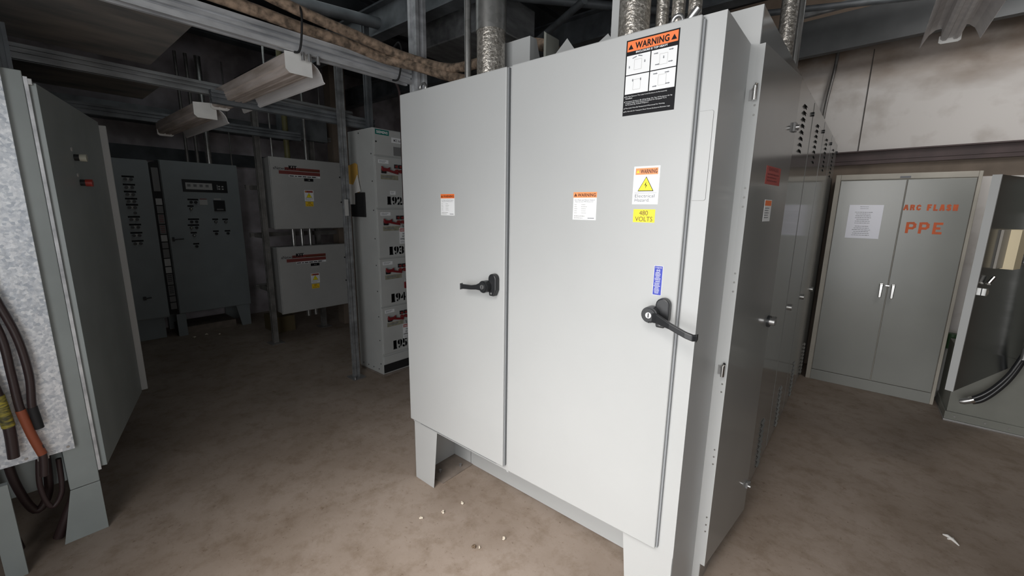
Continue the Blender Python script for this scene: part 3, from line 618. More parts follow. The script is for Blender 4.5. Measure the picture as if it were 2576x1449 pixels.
# ------------------------------------------------------------------ storage cabinet with ARC FLASH PPE
pc = thing('storage_cabinet', 'tall grey two-door storage cabinet stencilled ARC FLASH PPE in orange', 'cabinet', (2.09, 3.65, 0))
yF = 3.435; a0, a1, zt = 1.645, 2.535, 1.914
b = MB().box(a0, a1, yF+.02, 3.875, 0, zt, 'locker_frame')
b.box(a0, a0+.036, yF, yF+.02, 0, zt, 'locker_frame').box(a1-.022, a1, yF, yF+.02, 0, zt, 'locker_frame').box(a0+.036, a1-.022, yF, yF+.02, zt-.046, zt, 'locker_frame').box(a0+.036, a1-.022, yF, yF+.02, 0, .098, 'paint_locker')
b.build('carcass', pc, .003)
mid = 2.118
pdl = MB().box(a0+.040, mid-.003, yF-.001, yF+.018, .104, zt-.052, 'paint_locker').build('door', pc, .003)
pdr = MB().box(mid+.003, a1-.026, yF-.001, yF+.018, .104, zt-.052, 'paint_locker').build('door', pc, .003)
FP = FY(yF-.001)
MB().fb(FP, 2.07, 2.135, 1.875, 1.89, -.001, .003, 'ink_grey').build('name_plate', pc)
for uc, dd in ((2.075, pdl), (2.152, pdr)):
    MB().prism(FP, [(uc-.012, .985), (uc+.012, .985), (uc+.010, .865), (uc-.010, .865)], .022, .034, 'chrome').fb(FP, uc-.014, uc+.014, .955, .992, 0, .022, 'chrome').build('handle', dd, .004, 'chrome pull handle')
MB().fb(FP, 2.098, 2.130, .965, .98, 0, .012, 'chrome').build('lock', pdr, .003)
# stencil letters as strokes with gaps
ST = {'P': [[(0, 0), (0, 1)], [(.28, 1), (.7, 1), (.95, .85), (.95, .6), (.7, .45), (.28, .45)]],
      'E': [[(.12, 0), (.12, 1)], [(.12, 1), (.95, 1)], [(.12, 0), (.95, 0)], [(.38, .5), (.7, .5)]],
      'A': [[(0, 0), (.36, 1)], [(.64, 1), (1, 0)], [(.38, .35), (.66, .35)]],
      'R': [[(.1, 0), (.1, 1)], [(.38, 1), (.85, .95), (.9, .65), (.42, .55)], [(.72, .45), (.95, 0)]],
      'C': [[(.9, .8), (.6, 1), (.2, .9), (.05, .5), (.2, .1), (.6, 0), (.9, .2)]],
      'F': [[(.12, 0), (.12, 1)], [(.12, 1), (.95, 1)], [(.36, .52), (.75, .52)]],
      'L': [[(.12, 0), (.12, 1)], [(.12, 0), (.95, 0)]],
      'S': [[(.9, .85), (.6, 1), (.2, .95), (.15, .65), (.4, .55)], [(.6, .48), (.85, .38), (.85, .1), (.5, 0), (.1, .12)]],
      'H': [[(.08, 0), (.08, 1)], [(.92, 0), (.92, 1)], [(.34, .5), (.68, .5)]]}
def stencil(mb, F, word, u0, w, gap, v0, h, sw, n, m):
    u = u0; q = 0
    for ch in word:
        if ch == ' ': u += w*.45; continue
        for pl in ST[ch]:
            for a, b in zip(pl[:-1], pl[1:]):
                A = Vector((u+a[0]*(w-sw)+sw/2, v0+a[1]*(h-sw)+sw/2)); B = Vector((u+b[0]*(w-sw)+sw/2, v0+b[1]*(h-sw)+sw/2)); d = (B-A).normalized(); nn = Vector((-d.y, d.x))*sw/2; d = d*sw*.42
                q += .00002; mb.poly(F, [tuple(A-d-nn), tuple(B+d-nn), tuple(B+d+nn), tuple(A-d+nn)], n+q, m)
        u += w+gap
mb = MB(); stencil(mb, FP, 'ARC', 2.124, .032, .006, 1.612, .047, .0115, .0006, 'stencil_orange'); mb.build('stencil_lettering', pdr, label='orange stencilled word ARC'); mb = MB(); stencil(mb, FP, 'FLASH', 2.262, .031, .006, 1.610, .052, .0135, .0006, 'stencil_orange')
mb.build('stencil_lettering', pdr, label='orange stencilled word FLASH')
mb = MB(); stencil(mb, FP, 'PPE', 2.160, .064, .014, 1.424, .094, .0185, .0006, 'stencil_orange'); mb.build('stencil_lettering', pdr, label='large orange stencilled letters PPE')
def pap(mb, n):
    mb.lines(FP, 1.83, 1.92, [1.637, 1.622], .003, n+.0004, 'ink_grey', 1, True)
    mb.lines(FP, 1.815, 1.935, [1.590-.0155*i for i in range(7)], .004, n+.0004, 'ink_grey', 2, True)
    mb.lines(FP, 1.81, 1.94, [1.470-.0155*i for i in range(6)], .004, n+.0004, 'ink_grey', 3, True)
o = MB().fb(FP, 1.772, 2.000, 1.367, 1.655, .0005, .002, 'sleeve'); pap(o, .002)
tag(o.build('notice_sheet', loc=(1.886, yF, 1.51)), 'white printed notice in a plastic sleeve taped on the left storage cabinet door', 'notice')

# ------------------------------------------------------------------ open panel at far right
tp = thing('floor_panel', 'grey-green floor-standing electrical panel at right edge with its dark door swung open and cream box on it', 'cabinet', (2.85, 3.35, 0))
b = MB().box(2.575, 3.2, 3.15, 3.60, .07, .56, 'panel_green').box(2.76, 3.2, 3.16, 3.60, .56, 1.84, 'panel_green').box(2.565, 3.2, 3.135, 3.60, 0.015, .075, 'panel_green').box(2.56, 3.2, 3.12, 3.62, 0, .016, 'steel')
for q in (2.62, 2.78, 2.9): b.cyl(FY(3.135), q, .045, 0, .004, .007, 'steel', 8)
b.build('body', tp, .003)
# the door is swung wide open on its right-hand hinge
e0 = Vector((2.42, 2.129, 0)); e1 = Vector((2.862, 3.120, 0)); du = (e1-e0); LD = du.length; du.normalize(); nn = Vector((du.y, -du.x, 0)); FTD = Frame(e0, du, nn)
d = MB().fb(FTD, 0, LD, .54, 1.80, -.03, 0, 'panel_black'); d.fb(FTD, -.0015, .0, .54, 1.80, -.034, .002, 'paint').fb(FTD, 0, .008, .54, 1.80, 0, .002, 'paint')
td = d.build('door', tp, label='dark glossy swung-open door')
MB().fb(FTD, .178, .285, 1.275, 1.50, 0, .012, 'taupe').fb(FTD, .285, .40, 1.268, 1.50, 0, .055, 'cream').fb(FTD, .40, .80, 1.275, 1.50, 0, .015, 'taupe').fb(FTD, .41, .79, 1.285, 1.49, .015, .018, 'black_plastic').build('meter_box', td, .003, 'cream meter box')
MB().tube([FTD.p(.47, 1.47, .025), FTD.p(.47, 1.39, .035)], .012, 'steel').tube([FTD.p(.42, 1.365, .03), FTD.p(.75, 1.372, .03)], .016, 'steel').tube([FTD.p(.43, 1.29, .025), FTD.p(.52, 1.35, .035)], .010, 'steel').tube([FTD.p(.56, 1.29, .03), FTD.p(.57, 1.34, .03)], .020, 'steel').build('terminal_studs', td, label='bare metal terminals')
MB().tube([FTD.p(.11, 1.19, .015), FTD.p(.155, 1.225, .02)], .011, 'chrome', 8).fb(FTD, .09, .115, 1.12, 1.165, 0, .02, 'chrome').fb(FTD, .13, .15, 1.125, 1.15, 0, .015, 'chrome').build('latch', td, .002, 'chrome latch')
# pipe stub and flexible conduits at the right
fx = MB()
for off in (0, .04): fx.tube(smooth_path([(2.645+off*.3, 2.95, .262-off*.4), (2.70, 2.95, .315-off), (2.75, 2.95, .39-off), (2.80, 2.95, .50-off), (2.835, 2.95, .63-off), (2.86, 2.96, .74)], 6), .017, 'black_plastic', 10)
ff = tag(fx.build('flexible_conduit', loc=(2.8, 2.95, .3)), 'pair of black flexible conduits curving down in front of the far right panel', 'conduit')
MB().tube([(2.595, 2.95, .232), (2.615, 2.95, .238), (2.650, 2.95, .258)], [.014, .022, .022], 'steel', 10).tube([(2.645, 2.95, .256), (2.662, 2.95, .268)], .027, 'chrome', 8).build('connector', ff, .0, 'bright metal connector')
cond([(2.835, 2.93, .62), (2.885, 2.95, 1.6)], .017, 'conduit_plain', 'galvanised pipe standing at the right edge in front of the far panel', joints=((2.838, 2.93, .66),))
# odds and ends between storage cabinet and panel
t = thing('bottle', 'pale bottle with dark green cap standing between storage cabinet and far right panel', 'bottle', (2.60, 3.66, 0))
MB().tube([(2.60, 3.70, 0), (2.60, 3.70, .36), (2.60, 3.70, .44), (2.60, 3.70, .45)], [.035, .035, .03, .03], 'dim_sticker', 14).build('vessel', t)
MB().tube([(2.60, 3.70, .45), (2.60, 3.70, .58)], .04, 'green_cap', 12).build('cap', t)

# ------------------------------------------------------------------ motor control column 192-195
mc = thing('motor_control_column', 'narrow tall grey motor control column numbered 192 to 195 beside the strut post', 'cabinet', (-1.6, 1.0, 0))
mx, my0, my1, mh = -1.42, .73, 1.24, 2.243
b = MB().box(mx-.40, mx, my0, my1, 0.02, mh, 'paint_mcc').box(mx-.40, mx+.008, my0-.006, my1, 0, .02, 'pad')
FS = FY(my0)
for z in (.12, .35, .58, .82, 1.06, 1.3, 1.55, 1.8, 2.03): b.cyl(FS, mx-.035, z, 0, .002, .006, 'black_matte', 8)
b.cyl(FS, mx-.22, 2.215, 0, .002, .006, 'black_matte', 8)
for q in (.34, .25, .16, .07): b.cyl(FS, mx-q, .06, 0, .002, .006, 'black_matte', 8)
b.build('body', mc, .003)
FM = FX(mx+.012); Fb = FX(mx)
def panel(z0, z1, name='unit_door', m='paint_mcc'): return MB().fb(Fb, my0+.008, my1-.008, z0+.004, z1-.004, .001, .012, m).build(name, mc, .002)
tpn = panel(2.018, 2.24, 'header_panel')
lp = panel(.115, .20, 'kick_panel'); MB().fb(Fb, my0+.008, my1-.008, .035, .112, .001, .010, 'black_matte').build('vent_strip', mc)
def sm(mb, n): mb.text(FM, 'SIEMENS', .760, .872, 2.2, 2.222, n+.0004, 'white_sticker')
sticker(FM, .748, .884, 2.190, 2.232, 'teal', tpn, 'maker_plate', sm, label='dark green maker plate with white letters')
def mm_(mb, n): mb.text(FM, 'MCC 16-1C', .93, 1.02, 2.148, 2.170, n+.0004, 'ink')
sticker(FM, .907, 1.05, 2.138, 2.182, 'white_sticker', tpn, 'name_plate', mm_)
MB().fb(FM, .925, 1.05, 2.03, 2.105, 0, .002, 'grey_plastic').build('rating_plate', tpn)
MB().cyl(FM, .752, 2.13, 0, .003, .007, 'black_matte', 8).build('screw', tpn)
def stencil_num(mb, F, s, u0, u1, v0, v1, n):
    w = (u1-u0)/3
    for i, ch in enumerate(s):
        a = u0+i*w
        ww = w*.82 if ch != '1' else w*.5
        a += (w-ww)/2
        for q in (-.004, 0, .004): mb.text(F, ch, a+q, a+ww+q, v0, v1, n+abs(q)*.01, 'ink')
        if ch == '1': mb.rect(F, a-.006, a+ww+.008, v0-.001, v0+.009, n+.0001, 'ink')
        mb.rect(F, a+ww*.44, a+ww*.58, v0-.002, v1+.002, n+.0005, 'paint_mcc') if ch != '1' else None
units = [('192', 1.568, 2.014, 1.602, 1.672), ('193', 1.125, 1.564, 1.150, 1.225), ('194', .675, 1.121, .705, .785), ('195', .215, .671, .245, .330)]
tb = None
for (s, z0, z1, n0, n1) in units:
    d = panel(z0, z1)
    mb = MB(); stencil_num(mb, FM, s, .832, 1.0, n0, n1, .0006); mb.build('unit_number', d, label='black stencilled number '+s)
    # nameplate, pushbuttons, red handle, tape
    sticker(FM, .765, .868, z1-.060, z1-.030, 'white_sticker', d, 'name_plate', lambda q, n: q.lines(FM, .775, .858, [z1-.042, z1-.052], .005, n+.0004, 'ink_grey', 5))
    sticker(FM, .785, .965, z1-.195, z1-.155, 'tan_tape', d, 'tape_strip', lambda q, n: q.lines(FM, .80, .95, [z1-.178], .012, n+.0004, 'ink_grey', 8))
    hk = MB().fb(FM, .79, .835, z1-.145, z1-.105, 0, .012, 'black_plastic').prism(FM, [(.785, z1-.085), (.80, z1-.10), (.845, z1-.102), (.865, z1-.090), (.86, z1-.112), (.90, z1-.120), (.95, z1-.132), (.95, z1-.146), (.89, z1-.136), (.84, z1-.125), (.80, z1-.13), (.785, z1-.12)], .012, .03, 'red')
    hk.build('disconnect_handle', d, .002, 'red disconnect handle')
    for (u, v) in ((.94, z1-.075), (.985, z1-.075)):
        MB().fb(FM, u-.016, u+.016, v-.020, v+.014, 0, .012, 'black_plastic').cyl(FM, u, v-.004, .012, .022, .011, 'red_dark', 12).build('push_button', d, .001)
    for (u, v) in ((.945, z1-.118), (.99, z1-.118)):
        MB().cyl(FM, u, v, 0, .02, .016, 'red_dark', 12).build('pilot_light', d)
sticker(FM, .872, .930, 1.69, 1.722, 'white_sticker', mc, 'card_holder', lambda q, n: q.lines(FM, .88, .92, [1.71, 1.70], .004, n+.0004, 'ink_grey', 5))
def tagcard(z, l):
    F = FX(mx+.048)
    mb = MB().fb(F, .930, 1.02, z-.145, z, 0, .001, 'white_sticker')
    mb.rect(F, .934, 1.016, z-.034, z-.006, .0015, 'red_decal'); mb.text(F, 'DANGER', .94, 1.01, z-.028, z-.013, .002, 'white_sticker')
    for i, w_ in enumerate(('DO', 'NOT', 'OPERATE')): mb.text(F, w_, .975-.011*len(w_)*.5, .975+.011*len(w_)*.5, z-.062-.024*i, z-.046-.024*i, .0015, 'ink')
    mb.lines(F, .94, 1.0, [z-.125, z-.135], .004, .0015, 'ink_grey', 4)
    mb.tube([F.p(.975, z, 0), F.p(.975, z+.03, -.01)], .002, 'black_matte', 6)
    return tag(mb.build('lockout_tag', loc=(mx+.05, .975, z-.07)), l, 'tag', 'danger tags on the motor control column')
tagcard(1.395, 'white and red DO NOT OPERATE tag hanging on unit 193'); tagcard(.485, 'white and red DO NOT OPERATE tag hanging on unit 195')
rp = MB().fb(FM, .965, 1.0, .83, .89, .03, .05, 'red').tube([FM.p(.97, .89, .04), FM.p(.975, .915, .04), FM.p(.99, .92, .04), FM.p(1.0, .89, .04)], .004, 'steel', 8)
tag(rp.build('padlock', bevel=.003, loc=(mx+.05, .98, .86)), 'red lockout padlock hanging on unit 194', 'padlock')
# document pocket on the side, papers
pk = MB().fb(FS, -1.80, -1.575, 1.488, 1.705, .002, .018, 'black_matte'); tag(pk.build('document_pocket', bevel=.002, loc=(-1.69, my0, 1.59)), 'black document pocket on the side of the motor control column', 'pocket')
F3 = FY(my0-.010)
tag(MB().prism(F3, [(-1.845, 1.78), (-1.84, 1.945), (-1.70, 1.965), (-1.668, 1.95), (-1.665, 1.83), (-1.66, 1.70), (-1.83, 1.70)], 0, .004, 'manila').build('manila_envelope', loc=(-1.75, my0, 1.8)), 'manila envelope sticking up out of the black document pocket', 'envelope')
tag(MB().prism(FY(my0-.016), [(-1.835, 1.60), (-1.84, 1.79), (-1.74, 1.775), (-1.665, 1.86), (-1.625, 1.715), (-1.72, 1.70), (-1.725, 1.60)], 0, .003, 'paper').build('paper_sheets', loc=(-1.75, my0, 1.7)), 'crumpled white papers in the black document pocket, in front of the envelope', 'paper')

# ------------------------------------------------------------------ kit boxes on their strut stand
ks = thing('equipment_stand', 'strut stand on two legs carrying the pair of grey boxes with red stripes', 'stand', (-3.25, .85, 0))
for (y, lx) in ((.47, -3.22), (1.18, -3.49)):
    MB().sweep(strut_post_prof(.055, .055), (lx, y, .008), (lx, y, 2.75), (1, 0, 0), 'conduit_matte', (0, 1, 0)).build('leg', ks)
    MB().box(lx-.08, lx+.08, y-.07, y+.07, 0, .009, 'steel').build('foot_plate', ks)
for z in (.62, 1.22, 1.75, 2.38): MB().sweep(strut_prof(.045, .05), (-3.468, .40, z), (-3.468, 1.42, z), (1, 0, 0), 'conduit_matte').build('rail', ks); MB().box(-3.49, -3.22, .435, .455, z, z+.04, 'conduit_matte').build('bracket_arm', ks)
def kit(z0, z1, label, extra):
    t = thing('equipment_box', label, 'electrical box', (-3.2, .96, z0), 'red-striped grey boxes')
    MB().box(-3.19 if not extra else -3.19, -3.165, .552, 1.37, z0, z1, 'paint_kit').box(-3.44, -3.19, .557, 1.365, z0+.01, z1-.01, 'paint_kit').build('body', t, .003)
    d = MB().box(-3.165, -3.148, .556, 1.366, z0+.006, z1-.004, 'paint_kit').build('door', t, .003)
    F = FX(-3.148); z = z1
    mb = MB()
    mb.rect(F, .705, 1.10, z-.135, z-.103, .0010, 'kit_red'); mb.rect(F, .64, 1.10, z-.178, z-.142, .0010, 'kit_red'); mb.rect(F, .86, 1.10, z-.135, z-.118, .0013, 'ink_brown')
    mb.rect(F, .745, 1.10, z-.205, z-.182, .0010, 'white_sticker'); mb.lines(F, .75, 1.09, [z-.200], .012, .0014, 'ink', 6)
    mb.text(F, 'eNetwork', .585, .745, z-.135, z-.102, .0014, 'ink'); mb.bold(F, 'KIT', .750, .835, z-.122, z-.082, .0018, 'ink', .002)
    mb.build('logo_decal', d, label='red striped decal lettered KIT')
    mb = MB().fb(F, .91, 1.015, z-.245, z-.213, 0, .002, 'ink'); mb.text(F, '10' if not extra else '11', .955, .975, z-.235, z-.223, .0025, 'white_sticker'); mb.build('number_plate', d)
    if extra: MB().fb(F, .915, 1.0, z-.272, z-.248, 0, .001, 'dim_sticker').build('paper_label', d)
    hazard(F, .900, 1.006, z-.470 if not extra else z-.455, z-.345 if not extra else z-.335, d, True, label='electrical hazard sticker')
    zz = z-.475 if not extra else z-.465
    volts(F, .905, .997, zz-.055, zz, d, 'amber')
    for q in (.22, .60): MB().cyl(F, 1.345, z1-q*(z1-z0), 0, .012, .010, 'black_plastic', 10).build('latch', d)
    return t
kit(1.315, 2.105, 'upper grey box with red stripes and KIT lettering on the strut stand', False)
kit(.333, 1.115, 'lower grey box with red stripes and KIT lettering on the strut stand', True)
for y, l in ((.80, 'left short conduit joining the two red-striped boxes'), (.90, 'middle short conduit joining the two red-striped boxes'), (1.0, 'right short conduit joining the two red-striped boxes')):
    cond([(-3.30, y, 1.08), (-3.30, y, 1.34)], .024, 'conduit_plain', l)
for y, l in ((.90, 'left stub conduit under the lower red-striped box'), (.99, 'right stub conduit under the lower red-striped box')):
    cond([(-3.28, y, .24), (-3.28, y, .36)], .026, 'conduit_plain', l)
cond([(-3.18, .60, 2.10), (-3.18, .60, 3.3)], .010, 'conduit_plain', 'thin conduit rising from the upper red-striped box near its left corner')
cond([(-3.25, .79, 2.08), (-3.25, .79, 3.3)], .030, 'olive_pipe', 'olive stained conduit rising from the upper red-striped box')
cond([(-3.25, 1.00, 2.08), (-3.25, 1.00, 2.9)], .016, 'conduit_plain', 'slim conduit above the right half of the upper red-striped box')
tag(MB().box(-3.5, -3.4, .80, 1.35, 2.36, 2.62, 'strut_dark').tube([(-3.45, .9, 2.62), (-3.45, .9, 3.7)], .008, 'steel', 8).tube([(-3.45, 1.3, 2.62), (-3.45, 1.3, 3.7)], .008, 'steel', 8).build('wireway', loc=(-3.45, 1.1, 2.36)), 'grey wireway box hanging above the upper red-striped box', 'wireway')
tag(MB().box(-4.9, -4.6, -1.5, 1.5, 2.52, 2.68, 'strut_dark').build('wireway', loc=(-4.7, 0, 2.52)), 'long dark wireway across the far wall above the dark enclosures', 'wireway')
tag(MB().box(-3.95, -3.6, .62, .86, 0, .20, 'brown_card').build('cardboard_box', bevel=.004, loc=(-3.8, .7, 0)), 'small brown carton on the floor left of the lower red-striped box', 'box')

# ------------------------------------------------------------------ far dark enclosures
FF = FX(-4.3)
fa = thing('dark_enclosure', 'far dark enclosure at left with a column of small switches', 'enclosure', (-4.55, -.6, 0), 'far dark enclosures')
MB().box(-4.8, -4.32, -1.1, -.268, .26, 2.055, 'paint_dark').box(-4.8, -4.40, -1.05, -.30, 0, .26, 'paint_dark').build('body', fa, .003)
d = MB().box(-4.318, -4.30, -1.05, -.265, .275, 2.04, 'paint_dark').build('door', fa, .003)
for j, z in enumerate((1.845, 1.76, 1.685, 1.61, 1.545, 1.415, 1.33, 1.24, 1.15)):
    mb = MB(); mb.fb(FF, -.50, -.40, z+.012, z+.030, 0, .002, 'ink')
    for u in (-.475, -.428): mb.cyl(FF, u, z-.008, 0, .022, .015, 'black_plastic', 12)
    mb.rect(FF, -.465, -.44, z-.02, z+.01, .0005, 'dim_sticker')
    mb.build('selector_switch', d)
MB().cyl(FF, -.435, 1.478, 0, .02, .014, 'black_plastic', 12).build('push_button', d)
MB().tube([FF.p(-.47, .52, .03), FF.p(-.41, .525, .03)], .008, 'black_plastic', 8).fb(FF, -.48, -.455, .50, .54, 0, .03, 'black_plastic').build('handle', d)
fbx = thing('dark_enclosure', 'far dark enclosure with display panel and control buttons, standing on legs', 'enclosure', (-4.55, .2, 0), 'far dark enclosures')
b = MB().box(-4.8, -4.32, -.170, .605, .275, 2.07, 'paint_dark'); b.build('body', fbx, .003)
d = MB().box(-4.318, -4.30, -.165, .60, .285, 2.065, 'paint_dark').build('door', fbx, .003)
# open slot showing wiring between the two
mb = MB().fb(FF, -.262, -.1705, .29, 2.03, -.03, -.018, 'black_matte')
z = 2.0
r = random.Random(3)
mb.fb(FF, -.245, -.185, 1.72, 1.98, -.018, -.010, 'grey_plastic')
zz = 1.64
while zz > .42:
    h = r.uniform(.05, .14); mb.fb(FF, -.243, -.187, zz-h, zz, -.018, -.006, r.choice(['grey_plastic', 'dim_sticker', 'paint_dark', 'grey_plastic']))
    if h > .1:
        for q in range(4): mb.fb(FF, -.235, -.195, zz-.02-q*.022, zz-.014-q*.022, -.006, -.003, 'red_dark' if zz > 1 else 'ink')
    zz -= h+.012
mb.build('wiring_slot', fbx, label='open slot with terminal strips')
for u0, u1 in ((-.20, -.11), (.43, .585)):
    MB().prism(FX(-4.32), [(u0 if u0 < 0 else u0, .275), (u1, .275), (u1, 0), (u0+.05 if u0 > 0 else u0, 0)], -.02, 0, 'paint_dark').build('leg', fbx)
    MB().box(-4.8, -4.78, u0, u1, 0, .275, 'paint_dark').build('leg', fbx)
MB().box(-4.80, -4.36, -.15, .42, .0, .09, 'pad').build('plinth', fbx)
mb = MB().fb(FF, .017, .471, 1.725, 1.868, 0, .004, 'black_plastic'); mb.fb(FF, .048, .312, 1.755, 1.832, .004, .005, 'dim_sticker')
for u in (.08, .14, .20, .26): mb.rect(FF, u-.016, u+.016, 1.785, 1.815, .0055, 'grey_plastic')
for u in (.385, .42):
    for v in (1.77, 1.80): mb.rect(FF, u-.010, u+.010, v-.008, v+.008, .0045, 'dim_sticker')
mb.rect(FF, .362, .368, 1.76, 1.82, .0045, 'dim_sticker'); mb.build('display_panel', d, label='black display panel')
MB().fb(FF, .165, .245, 1.575, 1.635, 0, .004, 'dim_sticker').fb(FF, .17, .24, 1.640, 1.648, 0, .002, 'red_dark').build('paper_label', d)
MB().fb(FF, .305, .422, 1.50, 1.632, 0, .02, 'black_plastic').fb(FF, .33, .40, 1.515, 1.53, .02, .021, 'grey_plastic').fb(FF, .315, .39, 1.637, 1.655, 0, .002, 'dim_sticker').build('meter', d, .003)
for i, (u, v, m_) in enumerate(((.08, 1.605, 'black_plastic'), (.125, 1.605, 'black_plastic'), (.071, 1.528, 'lens_clear'), (.06, 1.374, 'black_plastic'), (.109, 1.374, 'black_plastic'), (.05, 1.304, 'lens_clear'), (.102, 1.304, 'black_plastic'), (.069, 1.213, 'steel'), (.08, 1.08, 'black_plastic'), (.304, 1.371, 'steel'), (.41, 1.369, 'steel'), (.297, 1.225, 'black_plastic'), (.421, 1.225, 'black_plastic'))):
    mb = MB().fb(FF, u-.03, u+.03, v+.022, v+.040, 0, .002, 'ink').cyl(FF, u, v, 0, .022, .016, 'black_plastic', 12).cyl(FF, u, v, .022, .026, .009, m_, 10)
    mb.build('control_button', d)
MB().fb(FF, -.145, -.125, 1.15, 1.20, 0, .02, 'black_plastic').tube([FF.p(-.135, 1.172, .03), FF.p(-.04, 1.178, .035)], .007, 'black_plastic', 8).build('handle', d)
for y, r_, l in ((.13, .016, 'first dark conduit rising from the display enclosure'), (.23, .018, 'second dark conduit rising from the display enclosure'), (.345, .033, 'thickest conduit rising from the display enclosure'), (.59, .008, 'thin rod at the right top corner of the display enclosure')):
    cond([(-4.42, y, 2.06), (-4.42, y, 3.3)], r_, 'conduit_matte' if r_ < .03 else 'conduit_plain', l)
# wall column between the boxes and the motor control column
tag(MB().box(-3.55, -3.40, 1.42, 1.62, 0, 3.3, 'brown_panel').build('column', loc=(-3.5, 1.5, 0)), 'brown boxed column right of the red-striped boxes, behind the strut post', 'column')

# ------------------------------------------------------------------ left enclosure
le = thing('electrical_enclosure', 'tall dark grey enclosure at left edge with pushbutton door and splayed foot', 'enclosure', (-1.7, -1.5, 0))
MB().box(-2.75, -.815, -1.335, -1.235, .258, 2.10, 'paint_left').box(-2.75, -.93, -1.85, -1.335, .258, 2.10, 'paint_left').box(-.93, -.815, -1.85, -1.335, 1.98, 2.10, 'paint_left').build('body', le, .003)
lf = MB().prism(FX(-.815), [(-1.385, .0), (-1.235, 0), (-1.235, .256), (-1.335, .256)], -.004, 0, 'paint_left').prism(Frame((0, -1.235, 0), (1, 0, 0), (0, 1, 0)), [(-1.0, 0), (-.8195, 0), (-.8195, .256), (-1.05, .256)], -.004, 0, 'paint_left')
lf.build('foot', le, .001)
MB().prism(FX(-.815), [(-1.85, 0), (-1.78, 0), (-1.76, .256), (-1.85, .256)], -.004, 0, 'paint_left').build('foot', le, .001)
DU2 = Vector((-1.765, -.920, 0))-Vector((-.828, -1.200, 0)); L2 = DU2.length; DU2.normalize(); N2 = Vector((DU2.y, -DU2.x, 0)); 
if N2.y < 0: N2 = -N2
FLD = Frame((-.828, -1.200, 0), DU2, N2)
ld = MB().fb(FLD, 0, L2, .32, 2.06, -.025, 0, 'paint_left').fb(FLD, -.001, 0, .32, 2.06, -.045, 0, 'paint_left').build('door', le, .003, 'nearer door standing ajar')
FE2 = FX(-1.755)
MB().box(-2.70, -1.770, -.924, -.886, .325, 2.045, 'paint').build('door', le, .004, 'further door standing ajar')  # lighter paint stands in for light on the free edge
# frame jamb, bright strip at hinge
MB().box(-.835, -.818, -1.234, -1.222, .31, 2.08, 'strut').build('hinge', le, .001, 'long hinge strip')
MB().box(-.834, -.819, -1.236, -1.21, 2.05, 2.075, 'steel').build('hinge_cap', le, .002)
for (u, z, mt) in ((.36, 1.80, 'lens_clear'), (.39, 1.68, 'lens_red')):
    MB().cyl(FLD, u, z, 0, .02, .016, 'black_plastic', 14).cyl(FLD, u, z, .02, .045, .018, mt, 14).build('push_button', ld)
    MB().cyl(FLD, u-.03, z+.035, 0, .004, .010, 'dim_sticker', 10).build('indicator', ld)
# galvanised box on the side of the left enclosure
gp = thing('galvanised_panel', 'bright galvanised sheet metal panel on the left enclosure side at the left edge', 'panel', (-.78, -1.45, .47))
b = MB(); b.box(-.93, -.812, -1.86, -1.80, .6, 2.0, 'galvanised'); b.prism(FX(-.79), [(-1.90, .475), (-1.294, .467), (-1.292, 2.185), (-1.90, 2.20)], -.018, 0, 'galvanised'); b.build('sheet', gp, .001)
for y in (-1.315, -1.38, -1.44): MB().cyl(FX(-.79), y, .485, 0, .003, .006, 'steel', 8).build('screw', gp)
MB().box(-.79, -.775, -1.41, -1.375, .462, .480, 'steel').build('clip', gp, .001)
# brown wires in front of it
def wire(pts, r, l, tape=None):
    o = tag(MB().tube(smooth_path(pts, 6), r, 'rubber', 10).build('hanging_cable', loc=pts[0]), l, 'cable')
    if tape: MB().tube(smooth_path(pts[tape[0]:tape[1]], 4), r*1.12, tape[2], 10).build('tape', o)
    return o
wire([(-0.755, -1.46, 1.38), (-0.755, -1.425, 1.20), (-0.755, -1.392, 1.03), (-0.755, -1.382, .86), (-0.755, -1.392, .72), (-0.755, -1.385, .62)], .014, 'dark brown hanging cable with loose taped end on the galvanised panel', (4, 6, 'black_matte'))
wire([(-0.752, -1.48, 1.40), (-0.752, -1.462, 1.22), (-0.752, -1.432, 1.04), (-0.752, -1.428, .88), (-0.752, -1.425, .72), (-0.752, -1.41, .60), (-0.752, -1.392, .50), (-0.752, -1.40, .40)], .014, 'dark brown hanging cable with rust coloured tape running past the galvanised panel', (4, 7, 'rust_tape'))
wire([(-.755, -1.55, 1.25), (-.755, -1.50, .98), (-.755, -1.475, .80), (-.755, -1.465, .66), (-.755, -1.47, .52)], .018, 'cable banded with yellow tape at the lower left edge', (2, 4, 'yellow_tape'))
cp_ = [(-.86, -1.33, .55), (-.86, -1.30, .40), (-.86, -1.31, .25), (-.86, -1.36, .12), (-.87, -1.40, .02)]
wire(cp_, .020, 'thick dark cable bending to the floor beside the left enclosure foot')
wire([(-.84, -1.40, .5), (-.84, -1.42, .32), (-.84, -1.40, .2), (-.84, -1.36, .26), (-.84, -1.35, .42)], .010, 'thin looped grey wire under the galvanised panel')
wire([(-.90, -1.50, .60), (-.90, -1.49, .35), (-.90, -1.45, .18), (-.90, -1.40, .25), (-.89, -1.385, .45)], .016, 'grey looped cable hanging low behind the galvanised panel edge')
wire([(-.88, -1.56, .55), (-.88, -1.55, .30), (-.88, -1.52, .03)], .02, 'dark cable dropping straight to the floor behind the grey upright')
tag(MB().fb(Frame((-.74, 0, 0), (0, 1, 0), (1, 0, 0)), -1.56, -1.50, 0, .43, 0, .03, 'paint_left').build('floor_strut', loc=(-.74, -1.53, 0)), 'flat grey upright at the bottom left corner', 'post')

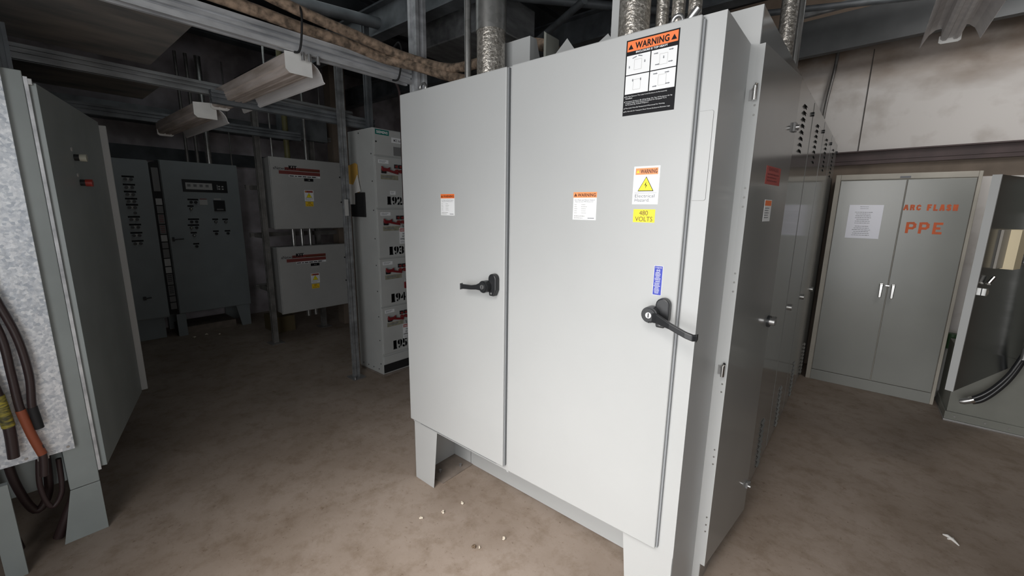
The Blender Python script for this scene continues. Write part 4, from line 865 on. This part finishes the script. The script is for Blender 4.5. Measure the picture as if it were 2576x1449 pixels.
# ------------------------------------------------------------------ debris on the floor
def bit(x, y, s, label, m='debris_white', n=5, grp='white crumbs on the floor'):
    bm = bmesh.new(); r = random.Random(int(x*1000+y*77))
    for _ in range(n):
        ret = bmesh.ops.create_icosphere(bm, subdivisions=2, radius=s*r.uniform(.35, .6)); off = Vector((r.uniform(-1, 1), r.uniform(-1, 1), r.uniform(0, .5)))*s*.55
        for v in ret['verts']: v.co = v.co*r.uniform(.85, 1.15)+off+Vector((0, 0, s*.45))
    me = bpy.data.meshes.new('crumb'); bm.to_mesh(me); bm.free(); me.materials.append(MATS[m])
    for p_ in me.polygons: p_.use_smooth = True
    o = bpy.data.objects.new('crumb', me); COL.objects.link(o); o.location = (x, y, 0); return tag(o, label, 'crumb', grp)
bit(.315, -.192, .011, 'white crumb on the floor furthest left below the enclosure leg')
bit(.372, -.094, .011, 'white crumb on the floor, middle of the three near the left leg')
bit(.396, .021, .011, 'white crumb on the floor closest to the left leg')
bit(.730, -.019, .011, 'single white crumb on the floor in front of the skirt')
bit(.655, -.150, .011, 'small crumbled cluster on the floor nearest the photo bottom', 'debris_brown', 8, None)
bit(.675, -.135, .007, 'white speck beside the crumbled cluster on the floor')
o = MB().prism(Frame((2.41, 1.42, .004), (1, 0, 0), (0, 0, 1)), [(-.02, 0)]+[(0, 0)], 0, 0, 'paper') if False else None
mb = MB().tube([(2.385, 1.435, .004), (2.40, 1.43, .008), (2.42, 1.41, .006), (2.435, 1.385, .004)], [.003, .008, .007, .003], 'paper', 6).tube([(2.40, 1.41, .004), (2.42, 1.425, .006)], [.004, .006], 'paper', 6)
tag(mb.build('paper_scrap', loc=(2.41, 1.41, 0)), 'crumpled paper scrap on the open floor at right', 'scrap')
dl_ = ['pale litter scrap on the dark floor left of the far enclosure leg', 'pale litter scrap on the dark floor in front of the display enclosure', 'pale litter scrap on the dark floor nearest the wiring slot']
for (x, y), l in zip(((-4.12, -.10), (-4.15, .03), (-4.05, .14)), dl_): bit(x, y, .018, l, 'debris_white', 4, 'litter before the far enclosures')
